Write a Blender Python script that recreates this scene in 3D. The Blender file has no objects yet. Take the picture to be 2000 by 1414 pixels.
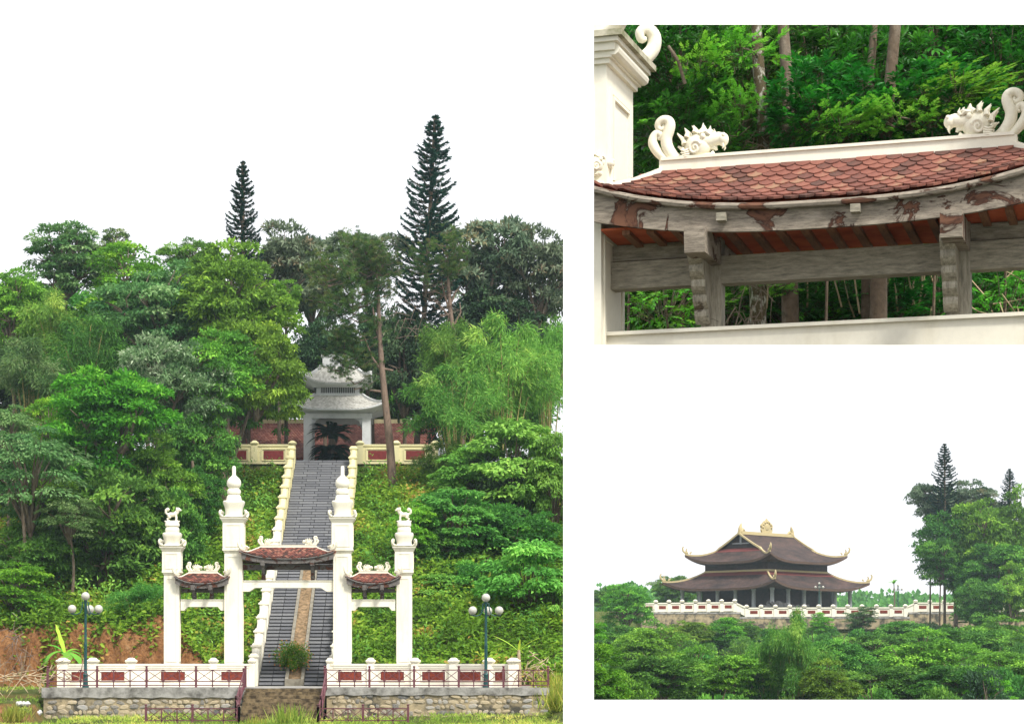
import bpy, math, random
import numpy as np
from mathutils import Vector, Matrix

# ------------------------------------------------------------------ camera, sky, sun, exposure
SC = bpy.context.scene
COL = SC.collection
F, PX, PY = 4400.0, 815.0, 1290.0            # focal length and principal point, in pixels of the 2000 px wide photograph
cam_d = bpy.data.cameras.new('camera'); cam = bpy.data.objects.new('camera', cam_d); COL.objects.link(cam)
cam_d.sensor_width = 36.0; cam_d.lens = 36.0*F/2000.0
cam_d.shift_x = (1000.0-PX)/2000.0; cam_d.shift_y = (PY-707.0)/2000.0
cam_d.clip_start = 0.5; cam_d.clip_end = 6000
cam.location = (0, 0, 0); cam.rotation_euler = (math.pi/2, 0, 0)
SC.camera = cam
SUN_TO = Vector((0.40, -0.64, 0.95)).normalized()     # direction towards the sun
world = bpy.data.worlds.new('World'); SC.world = world; world.use_nodes = True
wn = world.node_tree.nodes; wl = world.node_tree.links; wn.clear()
wo = wn.new('ShaderNodeOutputWorld'); wb = wn.new('ShaderNodeBackground'); ws = wn.new('ShaderNodeTexSky'); wm = wn.new('ShaderNodeMixRGB')
ws.sky_type = 'NISHITA'; ws.sun_disc = False
ws.sun_elevation = math.asin(SUN_TO.z); ws.sun_rotation = math.atan2(SUN_TO.x, SUN_TO.y)
ws.dust_density = 6.0; ws.air_density = 1.2
wm.inputs[0].default_value = 0.93; wm.inputs[2].default_value = (6.7, 6.7, 6.95, 1)   # closed bright cloud cover
wl.new(ws.outputs[0], wm.inputs[1]); wl.new(wm.outputs[0], wb.inputs[0]); wb.inputs[1].default_value = 0.1
wl.new(wb.outputs[0], wo.inputs[0])
sun_d = bpy.data.lights.new('sun', 'SUN'); sun = bpy.data.objects.new('sun', sun_d); COL.objects.link(sun)
sun_d.energy = 2.5; sun_d.angle = math.radians(12); sun_d.color = (1.0, 0.96, 0.89)
sun.rotation_euler = (-SUN_TO).to_track_quat('-Z', 'Y').to_euler(); sun.location = (30, -40, 70)
SC.view_settings.view_transform = 'Standard'; SC.view_settings.look = 'None'
SC.view_settings.exposure = 1.0; SC.view_settings.gamma = 1.0
SC.render.engine = 'CYCLES'
SC.cycles.max_bounces = 6; SC.cycles.transparent_max_bounces = 6; SC.cycles.volume_bounces = 1
SC.cycles.use_denoising = True

rnd = random.Random(7)
RNG = np.random.default_rng(11)
def X(x, d): return (x-PX)/F*d
def Z(y, d): return (PY-y)/F*d
def P(x, y, d): return Vector((X(x, d), d, Z(y, d)))
def S(d): return F/d                          # photograph pixels per metre at distance d

# ------------------------------------------------------------------ materials
def nt(name):
    m = bpy.data.materials.new(name); m.use_nodes = True
    n = m.node_tree.nodes; l = m.node_tree.links
    return m, n, l, n['Principled BSDF']
def ramp(n, stops):
    r = n.new('ShaderNodeValToRGB'); e = r.color_ramp.elements
    while len(e) < len(stops): e.new(0.5)
    for i, (p, c) in enumerate(stops):
        e[i].position = p; e[i].color = (c[0], c[1], c[2], 1)
    return r
def noise(n, l, scale, detail=5, rough=0.6, coord='Object', vec=None, stretch=None, obj_rand=False):
    t = n.new('ShaderNodeTexNoise'); t.inputs['Scale'].default_value = scale
    t.inputs['Detail'].default_value = detail; t.inputs['Roughness'].default_value = rough
    c = n.new('ShaderNodeTexCoord'); v = c.outputs[coord]
    if stretch:
        mp = n.new('ShaderNodeMapping'); mp.inputs['Scale'].default_value = stretch
        l.new(v, mp.inputs['Vector']); v = mp.outputs['Vector']
    l.new(v, t.inputs['Vector'])
    return t
def bump(n, l, b, src, strength, dist=0.02):
    bp = n.new('ShaderNodeBump'); bp.inputs['Strength'].default_value = strength; bp.inputs['Distance'].default_value = dist
    l.new(src, bp.inputs['Height']); l.new(bp.outputs[0], b.inputs['Normal'])
def plain(name, c1, c2, scale=3.0, rough=0.7, bmp=0.2, lo=0.35, hi=0.65, stretch=None, detail=6, spec=0.3, coord='Object', bdist=0.02):
    m, n, l, b = nt(name)
    t = noise(n, l, scale, detail, 0.62, coord, stretch=stretch)
    r = ramp(n, [(lo, c1), (hi, c2)])
    l.new(t.outputs['Fac'], r.inputs['Fac']); l.new(r.outputs[0], b.inputs['Base Color'])
    b.inputs['Roughness'].default_value = rough; b.inputs['Specular IOR Level'].default_value = spec
    if bmp: bump(n, l, b, t.outputs['Fac'], bmp, bdist)
    return m
def layered(name, base, dirt, dscale, dlo, dhi, fine=(0.92, 1.05), fscale=20, rough=0.75, stretch=None, bmp=0.25, bdist=0.01):
    """a base colour with patches of a second colour and fine mottling"""
    m, n, l, b = nt(name)
    t = noise(n, l, dscale, 7, 0.68, stretch=stretch); r = ramp(n, [(dlo, base), (dhi, dirt)])
    l.new(t.outputs['Fac'], r.inputs['Fac'])
    t2 = noise(n, l, fscale, 5, 0.7); r2 = ramp(n, [(0.3, (fine[0],)*3), (0.7, (fine[1],)*3)])
    l.new(t2.outputs['Fac'], r2.inputs['Fac'])
    mx = n.new('ShaderNodeMixRGB'); mx.blend_type = 'MULTIPLY'; mx.inputs[0].default_value = 1
    l.new(r.outputs[0], mx.inputs[1]); l.new(r2.outputs[0], mx.inputs[2]); l.new(mx.outputs[0], b.inputs['Base Color'])
    b.inputs['Roughness'].default_value = rough; b.inputs['Specular IOR Level'].default_value = 0.25
    bump(n, l, b, t2.outputs['Fac'], bmp, bdist)
    return m
def per_object(name, stops, nscale=8, rough=0.8, amount=0.35, bmp=0.4, bdist=0.01):
    """each piece takes its own tone from a ramp, mottled by noise"""
    m, n, l, b = nt(name)
    oi = n.new('ShaderNodeObjectInfo'); r = ramp(n, stops)
    t = noise(n, l, nscale, 6, 0.7)
    ma = n.new('ShaderNodeMath'); ma.operation = 'MULTIPLY_ADD'; ma.inputs[1].default_value = amount; ma.inputs[2].default_value = -amount*0.5
    l.new(t.outputs['Fac'], ma.inputs[0])
    ad = n.new('ShaderNodeMath'); ad.operation = 'ADD'; l.new(oi.outputs['Random'], ad.inputs[0]); l.new(ma.outputs[0], ad.inputs[1])
    l.new(ad.outputs[0], r.inputs['Fac']); l.new(r.outputs[0], b.inputs['Base Color'])
    b.inputs['Roughness'].default_value = rough; b.inputs['Specular IOR Level'].default_value = 0.25
    bump(n, l, b, t.outputs['Fac'], bmp, bdist)
    return m
def tinted(name, stops, rough=0.8, nscale=30, namt=0.3, bmp=0.3):
    """tone from the mesh attribute 'tint' (one value per tile) plus noise"""
    m, n, l, b = nt(name)
    at = n.new('ShaderNodeAttribute'); at.attribute_name = 'tint'; r = ramp(n, stops)
    t = noise(n, l, nscale, 5, 0.7)
    ma = n.new('ShaderNodeMath'); ma.operation = 'MULTIPLY_ADD'; ma.inputs[1].default_value = namt; ma.inputs[2].default_value = -namt/2
    l.new(t.outputs['Fac'], ma.inputs[0])
    ad = n.new('ShaderNodeMath'); l.new(at.outputs['Fac'], ad.inputs[0]); l.new(ma.outputs[0], ad.inputs[1])
    l.new(ad.outputs[0], r.inputs['Fac']); l.new(r.outputs[0], b.inputs['Base Color'])
    b.inputs['Roughness'].default_value = rough; b.inputs['Specular IOR Level'].default_value = 0.25
    bump(n, l, b, t.outputs['Fac'], bmp, 0.01)
    return m
def leaf(name, stops, rough=0.5, trans=0.35, spec=0.35, hue=0.03, val=0.25):
    m, n, l, b = nt(name)
    at = n.new('ShaderNodeAttribute'); at.attribute_name = 'tint'; r = ramp(n, stops); l.new(at.outputs['Fac'], r.inputs['Fac'])
    oi = n.new('ShaderNodeObjectInfo')
    hs = n.new('ShaderNodeHueSaturation')
    mr = n.new('ShaderNodeMapRange'); mr.inputs['To Min'].default_value = 0.5-hue; mr.inputs['To Max'].default_value = 0.5+hue
    l.new(oi.outputs['Random'], mr.inputs['Value']); l.new(mr.outputs[0], hs.inputs['Hue'])
    mu = n.new('ShaderNodeMath'); mu.operation = 'MULTIPLY'; mu.inputs[1].default_value = 7.31; l.new(oi.outputs['Random'], mu.inputs[0])
    fr = n.new('ShaderNodeMath'); fr.operation = 'FRACT'; l.new(mu.outputs[0], fr.inputs[0])
    mv = n.new('ShaderNodeMapRange'); mv.inputs['To Min'].default_value = 1-val; mv.inputs['To Max'].default_value = 1+val
    l.new(fr.outputs[0], mv.inputs['Value']); l.new(mv.outputs[0], hs.inputs['Value'])
    l.new(r.outputs[0], hs.inputs['Color']); l.new(hs.outputs[0], b.inputs['Base Color'])
    b.inputs['Roughness'].default_value = rough; b.inputs['Specular IOR Level'].default_value = spec
    tr = n.new('ShaderNodeBsdfTranslucent'); l.new(hs.outputs[0], tr.inputs['Color'])
    ms = n.new('ShaderNodeMixShader'); ms.inputs[0].default_value = trans
    l.new(b.outputs[0], ms.inputs[1]); l.new(tr.outputs[0], ms.inputs[2])
    l.new(ms.outputs[0], n['Material Output'].inputs['Surface'])
    return m

M = {}
M['cream'] = layered('cream_plaster', (0.80, 0.765, 0.64), (0.60, 0.55, 0.41), 1.5, 0.54, 0.82, (0.95, 1.03), 14, 0.7, (1, 1, 0.35), 0.08)
M['carved'] = layered('carved_cream_plaster', (0.78, 0.74, 0.60), (0.55, 0.50, 0.36), 6, 0.55, 0.8, (0.92, 1.04), 40, 0.72, None, 0.15)
M['yellow'] = layered('yellow_lime_wash', (0.72, 0.66, 0.38), (0.45, 0.40, 0.24), 1.6, 0.55, 0.85, (0.92, 1.04), 12, 0.8, (1, 1, 0.5), 0.1)
M['moss'] = layered('mossy_plaster', (0.50, 0.47, 0.36), (0.20, 0.20, 0.11), 5, 0.4, 0.65, (0.8, 1.1), 30, 0.85, None, 0.3)
M['wall_white'] = plain('white_paint', (0.93, 0.93, 0.93), (0.95, 0.95, 0.95), 2, 0.8, 0)
M['wood'] = None
def wood_mat(name, grey1, grey2, brown1, brown2, cover, rough=0.75, st=(1, 6, 6)):
    m, n, l, b = nt(name)
    g = noise(n, l, 5.0, 10, 0.78, stretch=st); rg = ramp(n, [(0.36, grey1), (0.62, grey2)]); l.new(g.outputs['Fac'], rg.inputs['Fac'])
    p = noise(n, l, 2.3, 6, 0.62); p.inputs['Distortion'].default_value = 1.2
    rm = ramp(n, [(cover, (0, 0, 0)), (cover+0.035, (1, 1, 1))]); l.new(p.outputs['Fac'], rm.inputs['Fac'])
    rb = ramp(n, [(cover, brown2), (cover+0.03, brown2), (cover+0.09, brown1)]); l.new(p.outputs['Fac'], rb.inputs['Fac'])
    mx = n.new('ShaderNodeMixRGB'); l.new(rm.outputs[0], mx.inputs[0]); l.new(rg.outputs[0], mx.inputs[1]); l.new(rb.outputs[0], mx.inputs[2])
    l.new(mx.outputs[0], b.inputs['Base Color']); b.inputs['Roughness'].default_value = rough; b.inputs['Specular IOR Level'].default_value = 0.2
    bump(n, l, b, g.outputs['Fac'], 0.5, 0.006)
    return m
M['wood'] = wood_mat('weathered_grey_wood', (0.13, 0.11, 0.085), (0.37, 0.32, 0.255), (0.15, 0.07, 0.042), (0.04, 0.017, 0.011), 0.525)
M['wood_clean'] = wood_mat('silvered_wood', (0.15, 0.14, 0.11), (0.40, 0.365, 0.28), (0.20, 0.16, 0.11), (0.09, 0.07, 0.05), 0.68)
M['wood_post'] = wood_mat('silvered_post_wood', (0.17, 0.155, 0.12), (0.46, 0.42, 0.33), (0.20, 0.16, 0.11), (0.09, 0.07, 0.05), 0.64, st=(6, 6, 0.8))
M['wood_grey'] = wood_mat('dark_weathered_wood', (0.07, 0.062, 0.058), (0.19, 0.175, 0.16), (0.13, 0.055, 0.035), (0.04, 0.018, 0.012), 0.54)
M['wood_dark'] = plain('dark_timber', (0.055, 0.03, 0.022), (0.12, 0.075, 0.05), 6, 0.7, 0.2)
M['rafter'] = plain('brown_rafter_wood', (0.16, 0.07, 0.035), (0.27, 0.13, 0.065), 7, 0.65, 0.2, stretch=(6, 1, 1))
M['red_board'] = plain('red_clay_underside', (0.40, 0.07, 0.025), (0.52, 0.12, 0.045), 5, 0.8, 0.1)
M['tile'] = per_object('red_clay_tile', [(0.0, (0.085, 0.045, 0.035)), (0.3, (0.15, 0.06, 0.045)), (0.65, (0.19, 0.072, 0.052)), (0.92, (0.235, 0.095, 0.066)), (1.0, (0.25, 0.145, 0.09))], 22, 0.85, 0.95, 0.6, 0.005)
M['tile_t'] = tinted('red_clay_tile_rows', [(0.0, (0.045, 0.028, 0.022)), (0.3, (0.11, 0.042, 0.034)), (0.65, (0.19, 0.062, 0.046)), (1.0, (0.27, 0.125, 0.085))])
M['tile_grey'] = tinted('weathered_white_tile', [(0.0, (0.12, 0.115, 0.095)), (0.4, (0.36, 0.35, 0.31)), (1.0, (0.62, 0.61, 0.57))])
M['hall_tile'] = layered('dark_brown_roof_tile', (0.088, 0.054, 0.045), (0.030, 0.024, 0.023), 0.30, 0.36, 0.66, (0.55, 1.35), 2.2, 0.85, (1, 1, 2.5), 0.8, 0.15)
M['hall_red'] = plain('dull_red_roof_band', (0.12, 0.03, 0.028), (0.18, 0.048, 0.042), 3, 0.8, 0.2)
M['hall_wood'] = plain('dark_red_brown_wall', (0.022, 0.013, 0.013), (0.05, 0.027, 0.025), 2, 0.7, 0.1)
M['hall_trim'] = layered('ochre_cream_trim', (0.50, 0.41, 0.22), (0.36, 0.29, 0.15), 3, 0.5, 0.8)
M['hall_col'] = plain('grey_stone_column', (0.24, 0.25, 0.27), (0.34, 0.35, 0.37), 3, 0.7, 0.1)
M['step'] = per_object('grey_step_stone', [(0, (0.16, 0.165, 0.18)), (0.5, (0.19, 0.195, 0.21)), (1, (0.235, 0.24, 0.25))], 5, 0.75, 0.9, 0.3)
M['riser_gap'] = plain('dark_joint_and_shade', (0.03, 0.03, 0.032), (0.06, 0.058, 0.055), 6, 0.9, 0)  # near-black: nosing shadow put into the stair body's colour, along with the slab joints
M['front_step'] = layered('brown_stained_concrete', (0.22, 0.165, 0.09), (0.05, 0.036, 0.02), 3.5, 0.38, 0.6, (0.75, 1.15), 25, 0.9)
M['concrete'] = layered('grey_concrete', (0.36, 0.35, 0.325), (0.085, 0.08, 0.07), 1.3, 0.42, 0.66, (0.85, 1.08), 20, 0.9)
M['kerb'] = layered('weathered_kerb', (0.23, 0.21, 0.165), (0.10, 0.09, 0.065), 3, 0.45, 0.7)
M['mortar'] = layered('stained_mortar', (0.42, 0.34, 0.21), (0.075, 0.07, 0.055), 0.9, 0.42, 0.6, (0.75, 1.1), 14, 0.9, None, 0.5, 0.03)
M['stone'] = per_object('rubble_stone', [(0, (0.12, 0.118, 0.115)), (0.2, (0.27, 0.25, 0.215)), (0.5, (0.40, 0.33, 0.22)), (0.8, (0.46, 0.38, 0.25)), (1, (0.33, 0.325, 0.315))], 4, 0.9, 0.9, 0.6, 0.03)
M['iron'] = plain('plum_painted_iron', (0.105, 0.035, 0.045), (0.15, 0.055, 0.068), 8, 0.5, 0.05)
M['lamp_green'] = plain('dark_teal_paint', (0.012, 0.055, 0.055), (0.02, 0.085, 0.085), 5, 0.4, 0.03)
M['globe'] = plain('frosted_globe', (0.44, 0.435, 0.38), (0.50, 0.49, 0.43), 4, 0.25, 0, spec=0.6)
M['red_panel'] = layered('red_lattice', (0.24, 0.045, 0.025), (0.12, 0.022, 0.014), 7, 0.4, 0.6, (0.75, 1.15), 30, 0.8, None, 0.5)
M['maroon'] = plain('maroon_lattice', (0.13, 0.02, 0.02), (0.2, 0.03, 0.03), 6, 0.8, 0.3)
M['pav_white'] = layered('pale_grey_plaster', (0.56, 0.57, 0.57), (0.38, 0.39, 0.38), 2, 0.5, 0.8, (0.94, 1.03), 15, 0.75)
M['bark'] = layered('brown_bark', (0.13, 0.095, 0.065), (0.26, 0.22, 0.17), 4, 0.45, 0.7, (0.7, 1.2), 18, 0.9, (1, 1, 0.3), 0.6, 0.03)
M['bark_pine'] = layered('pinkish_pine_bark', (0.22, 0.155, 0.115), (0.10, 0.07, 0.055), 5, 0.45, 0.7, (0.7, 1.2), 16, 0.9, (1, 1, 0.3), 0.6, 0.03)
M['bark_lichen'] = layered('lichen_spotted_bark', (0.095, 0.075, 0.04), (0.40, 0.39, 0.33), 13, 0.50, 0.60, (0.7, 1.2), 40, 0.9, (1, 1, 0.6), 0.6, 0.02)
M['cane'] = plain('yellow_bamboo_cane', (0.22, 0.2, 0.06), (0.38, 0.32, 0.12), 3, 0.5, 0)
M['dry'] = plain('dry_straw', (0.30, 0.22, 0.13), (0.50, 0.40, 0.26), 5, 0.9, 0)
M['twig'] = plain('grey_brown_twig', (0.14, 0.10, 0.08), (0.26, 0.20, 0.16), 5, 0.9, 0)
LEAVES = {
 'mid':    [(0, (0.085, 0.199, 0.029)), (0.6, (0.170, 0.381, 0.043)), (1, (0.371, 0.651, 0.078))],
 'bright': [(0, (0.075, 0.211, 0.023)), (0.6, (0.161, 0.404, 0.030)), (1, (0.342, 0.624, 0.061))],
 'pale':   [(0, (0.06, 0.155, 0.045)), (0.6, (0.16, 0.30, 0.09)), (1, (0.36, 0.49, 0.21))],
 'cream':  [(0, (0.07, 0.15, 0.055)), (0.55, (0.18, 0.28, 0.12)), (1, (0.46, 0.54, 0.36))],
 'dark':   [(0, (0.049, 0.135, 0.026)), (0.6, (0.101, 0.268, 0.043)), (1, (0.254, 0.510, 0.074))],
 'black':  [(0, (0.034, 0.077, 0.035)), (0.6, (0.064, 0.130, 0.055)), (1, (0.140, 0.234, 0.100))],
 'magnolia': [(0, (0.070, 0.121, 0.067)), (0.5, (0.155, 0.227, 0.128)), (0.9, (0.358, 0.454, 0.299)), (1, (0.310, 0.269, 0.149))],
 'bamboo': [(0, (0.080, 0.226, 0.040)), (0.6, (0.201, 0.452, 0.075)), (1, (0.509, 0.730, 0.151))],
 'lush':   [(0, (0.074, 0.226, 0.038)), (0.6, (0.166, 0.419, 0.066)), (1, (0.374, 0.687, 0.130))],
 'pine':   [(0, (0.044, 0.099, 0.031)), (0.6, (0.106, 0.216, 0.050)), (1, (0.250, 0.281, 0.095))],
 'norfolk': [(0, (0.008, 0.036, 0.026)), (0.6, (0.017, 0.070, 0.048)), (1, (0.036, 0.120, 0.072))],
 'gloss':  [(0, (0.016, 0.076, 0.011)), (0.55, (0.037, 0.183, 0.018)), (1, (0.118, 0.398, 0.029))],
 'sprig':  [(0, (0.065, 0.270, 0.017)), (0.6, (0.143, 0.454, 0.034)), (1, (0.312, 0.625, 0.081))],
 'cycad':  [(0, (0.006, 0.026, 0.018)), (0.6, (0.012, 0.05, 0.03)), (1, (0.03, 0.085, 0.05))],
 'cover':  [(0, (0.085, 0.198, 0.020)), (0.55, (0.204, 0.405, 0.032)), (0.9, (0.406, 0.583, 0.066)), (1, (0.621, 0.414, 0.109))],
 'grass':  [(0, (0.193, 0.312, 0.043)), (0.6, (0.407, 0.533, 0.086)), (1, (0.771, 0.699, 0.183))],
 'banana': [(0, (0.086, 0.276, 0.036)), (0.6, (0.215, 0.515, 0.061)), (1, (0.686, 0.845, 0.086))],
 'drypine': [(0, (0.07, 0.05, 0.035)), (1, (0.16, 0.12, 0.08))],
}
for k, st in LEAVES.items():
    g = k in ('gloss', 'sprig')
    M['leaf_'+k] = leaf('leaf_'+k, st, 0.34 if g else 0.6, 0.25 if k in ('norfolk', 'cycad', 'black') else 0.36, 0.35 if g else 0.10, 0.022, 0.2)

# ------------------------------------------------------------------ mesh helpers
class MB:
    def __init__(s): s.v = []; s.f = []; s.t = []
    def add(s, vs, fs, tint=0.5):
        o = len(s.v); s.v.extend([tuple(v) for v in vs]); s.f.extend([tuple(i+o for i in f) for f in fs]); s.t.extend([tint]*len(vs)); return s
    def box(s, c, size, rz=0.0, tilt=None, taper=1.0):
        hx, hy, hz = size[0]/2, size[1]/2, size[2]/2
        vs = []
        for z in (-1, 1):
            k = taper if z > 0 else 1.0
            for x, y in ((-1, -1), (1, -1), (1, 1), (-1, 1)): vs.append(Vector((x*hx*k, y*hy*k, z*hz)))
        R = Matrix.Rotation(rz, 3, 'Z')
        if tilt is not None: R = R @ tilt
        vs = [R @ v + Vector(c) for v in vs]
        return s.add(vs, [(3, 2, 1, 0), (4, 5, 6, 7), (0, 1, 5, 4), (1, 2, 6, 5), (2, 3, 7, 6), (3, 0, 4, 7)])
    def bar(s, a, b, w, h=None, up=(0, 0, 1)):
        a, b = Vector(a), Vector(b); h = h or w; d = (b-a).normalized()
        sx = d.cross(Vector(up))
        if sx.length < 1e-4: sx = Vector((1, 0, 0))
        sx.normalize(); sz = sx.cross(d)
        vs = [p+sx*x*w/2+sz*z*h/2 for p in (a, b) for x, z in ((-1, -1), (1, -1), (1, 1), (-1, 1))]
        return s.add(vs, [(0, 1, 2, 3), (7, 6, 5, 4), (0, 4, 5, 1), (1, 5, 6, 2), (2, 6, 7, 3), (3, 7, 4, 0)])
    def tube(s, path, radii, seg=8, cap=True, tint=0.5, flat=1.0, sub=1):
        path = [Vector(p) for p in path]; n = len(path)
        if not hasattr(radii, '__len__'): radii = [radii]*n
        if sub > 1:
            P2, R2 = [], []
            for i in range(n-1):
                p0, p1, p2, p3 = path[max(i-1, 0)], path[i], path[i+1], path[min(i+2, n-1)]
                for j in range(sub):
                    t = j/sub
                    P2.append(0.5*((2*p1)+(p2-p0)*t+(2*p0-5*p1+4*p2-p3)*t*t+(3*p1-p0-3*p2+p3)*t**3)); R2.append(radii[i]*(1-t)+radii[i+1]*t)
            P2.append(path[-1]); R2.append(radii[-1]); path, radii = P2, R2; n = len(path)
        vs = []; ref = None
        for i, p in enumerate(path):
            d = (path[min(i+1, n-1)]-path[max(i-1, 0)]).normalized()
            if ref is None: ref = Vector((0, 0, 1)) if abs(d.z) < 0.9 else Vector((0, 1, 0))
            sx = d.cross(ref)
            if sx.length < 1e-5: sx = Vector((1, 0, 0))
            sx.normalize(); sy = sx.cross(d).normalized(); ref = sy
            for k in range(seg):
                a = 2*math.pi*k/seg
                vs.append(p+(sx*math.cos(a)*flat+sy*math.sin(a))*radii[i])
        fs = [(i*seg+k, i*seg+(k+1) % seg, (i+1)*seg+(k+1) % seg, (i+1)*seg+k) for i in range(n-1) for k in range(seg)]
        if cap: fs += [tuple(reversed(range(seg))), tuple((n-1)*seg+k for k in range(seg))]
        return s.add(vs, fs, tint)
    def lathe(s, prof, c, seg=20, n=2.0, rot=0.0):
        """prof: (radius, z) from the bottom up; n > 2 squares the plan"""
        vs = []
        for r, z in prof:
            for k in range(seg):
                a = 2*math.pi*k/seg; ca, sa = math.cos(a), math.sin(a)
                q = (abs(ca)**n+abs(sa)**n)**(-1.0/n)
                x, y = r*q*ca, r*q*sa
                vs.append((c[0]+x*math.cos(rot)-y*math.sin(rot), c[1]+x*math.sin(rot)+y*math.cos(rot), c[2]+z))
        m = len(prof)
        fs = [(i*seg+k, i*seg+(k+1) % seg, (i+1)*seg+(k+1) % seg, (i+1)*seg+k) for i in range(m-1) for k in range(seg)]
        fs += [tuple(reversed(range(seg))), tuple((m-1)*seg+k for k in range(seg))]
        return s.add(vs, fs)
    def ball(s, c, r, seg=12, rings=8, rot=None):
        if not hasattr(r, '__len__'): r = (r, r, r)
        vs = [Vector((0, 0, -r[2]))]; R = rot or Matrix.Identity(3)
        for i in range(1, rings):
            a = -math.pi/2+math.pi*i/rings
            for k in range(seg):
                b = 2*math.pi*k/seg; vs.append(Vector((r[0]*math.cos(a)*math.cos(b), r[1]*math.cos(a)*math.sin(b), r[2]*math.sin(a))))
        vs.append(Vector((0, 0, r[2])))
        fs = [(0, 1+(k+1) % seg, 1+k) for k in range(seg)]
        for i in range(rings-2):
            o = 1+i*seg
            fs += [(o+k, o+(k+1) % seg, o+seg+(k+1) % seg, o+seg+k) for k in range(seg)]
        o = 1+(rings-2)*seg; t = len(vs)-1
        fs += [(o+k, o+(k+1) % seg, t) for k in range(seg)]
        return s.add([R @ v+Vector(c) for v in vs], fs)
    def prism(s, pts, ax0, ax1, ax2, o, d0, d1):
        """outline pts (a, b) in axes ax0, ax1 round o, extruded along ax2 from d0 to d1"""
        ax0, ax1, ax2, o = Vector(ax0), Vector(ax1), Vector(ax2), Vector(o); n = len(pts)
        vs = [o+ax0*a+ax1*b+ax2*d for d in (d0, d1) for a, b in pts]
        fs = [tuple(range(n)), tuple(reversed(range(n, 2*n)))]+[(i+n, (i+1) % n+n, (i+1) % n, i) for i in range(n)]
        return s.add(vs, fs)
    def grid(s, rows, close=False):
        m = len(rows[0]); vs = [p for r in rows for p in r]
        fs = [(i*m+k, i*m+k+1, (i+1)*m+k+1, (i+1)*m+k) for i in range(len(rows)-1) for k in range(m-1)]
        return s.add(vs, fs)
    def sweep(s, path, w, h, lift=0.0):
        """a board of width w (horizontal, across the path) and height h along a path, with vertical sides; lift moves it up"""
        path = [Vector(p) for p in path]; n = len(path); vs = []
        for i, p in enumerate(path):
            d = path[min(i+1, n-1)]-path[max(i-1, 0)]; d.z = 0
            sx = Vector((d.y, -d.x, 0)).normalized()
            for x, z in ((-1, 0), (1, 0), (1, 1), (-1, 1)): vs.append(p+sx*x*w/2+Vector((0, 0, lift+z*h)))
        fs = [(i*4+k, i*4+(k+1) % 4, (i+1)*4+(k+1) % 4, (i+1)*4+k) for i in range(n-1) for k in range(4)]
        fs += [(3, 2, 1, 0), tuple((n-1)*4+k for k in range(4))]
        return s.add(vs, fs)
    def mesh(s, name, mat, smooth=False):
        me = bpy.data.meshes.new(name); me.from_pydata(s.v, [], s.f)
        a = me.attributes.new('tint', 'FLOAT', 'POINT'); a.data.foreach_set('value', s.t)
        me.materials.append(mat); me.update()
        if smooth:
            me.polygons.foreach_set('use_smooth', [True]*len(me.polygons))
            try: me.set_sharp_from_angle(angle=math.radians(40))
            except Exception: pass
        return me
    def build(s, name, mat, parent=None, smooth=False, kind=None):
        return put(name, s.mesh(name, mat, smooth), parent, kind=kind)
def put(name, me, parent=None, loc=None, rot=None, scale=None, kind=None):
    o = bpy.data.objects.new(name, me); COL.objects.link(o)
    if parent is not None:
        o.parent = parent
        if parent.get('_w') and me is not None: pass
    if loc is not None: o.location = loc
    if rot is not None: o.rotation_euler = rot
    if scale is not None: o.scale = scale
    if kind: o['kind'] = kind
    return o
def tag(o, label=None, cat=None, group=None, kind=None):
    if label: o['label'] = label
    if cat: o['category'] = cat
    if group: o['group'] = group
    if kind: o['kind'] = kind
    return o
def thing(name, label, cat, loc=(0, 0, 0), rz=0.0, group=None):
    o = bpy.data.objects.new(name, None); COL.objects.link(o); o.location = loc; o.rotation_euler = (0, 0, rz); o.empty_display_size = 0.3
    return tag(o, label, cat, group)
def shift(mb, d):
    d = Vector(d); mb.v = [tuple(Vector(v)+d) for v in mb.v]; return mb
def np_mesh(name, V, Fq, tint, mat):
    me = bpy.data.meshes.new(name)
    V = np.ascontiguousarray(V, dtype=np.float32); k = Fq.shape[1]; nf = len(Fq)
    me.vertices.add(len(V)); me.vertices.foreach_set('co', V.ravel())
    me.loops.add(nf*k); me.loops.foreach_set('vertex_index', np.ascontiguousarray(Fq, dtype=np.int32).ravel())
    me.polygons.add(nf); me.polygons.foreach_set('loop_start', np.arange(0, nf*k, k, dtype=np.int32))
    try: me.polygons.foreach_set('loop_total', np.full(nf, k, dtype=np.int32))
    except Exception: pass
    a = me.attributes.new('tint', 'FLOAT', 'POINT'); a.data.foreach_set('value', np.ascontiguousarray(tint, dtype=np.float32))
    me.materials.append(mat); me.update(calc_edges=True); me.validate()
    return me
def unit(a): return a/np.maximum(np.linalg.norm(a, axis=1, keepdims=True), 1e-9)
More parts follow.
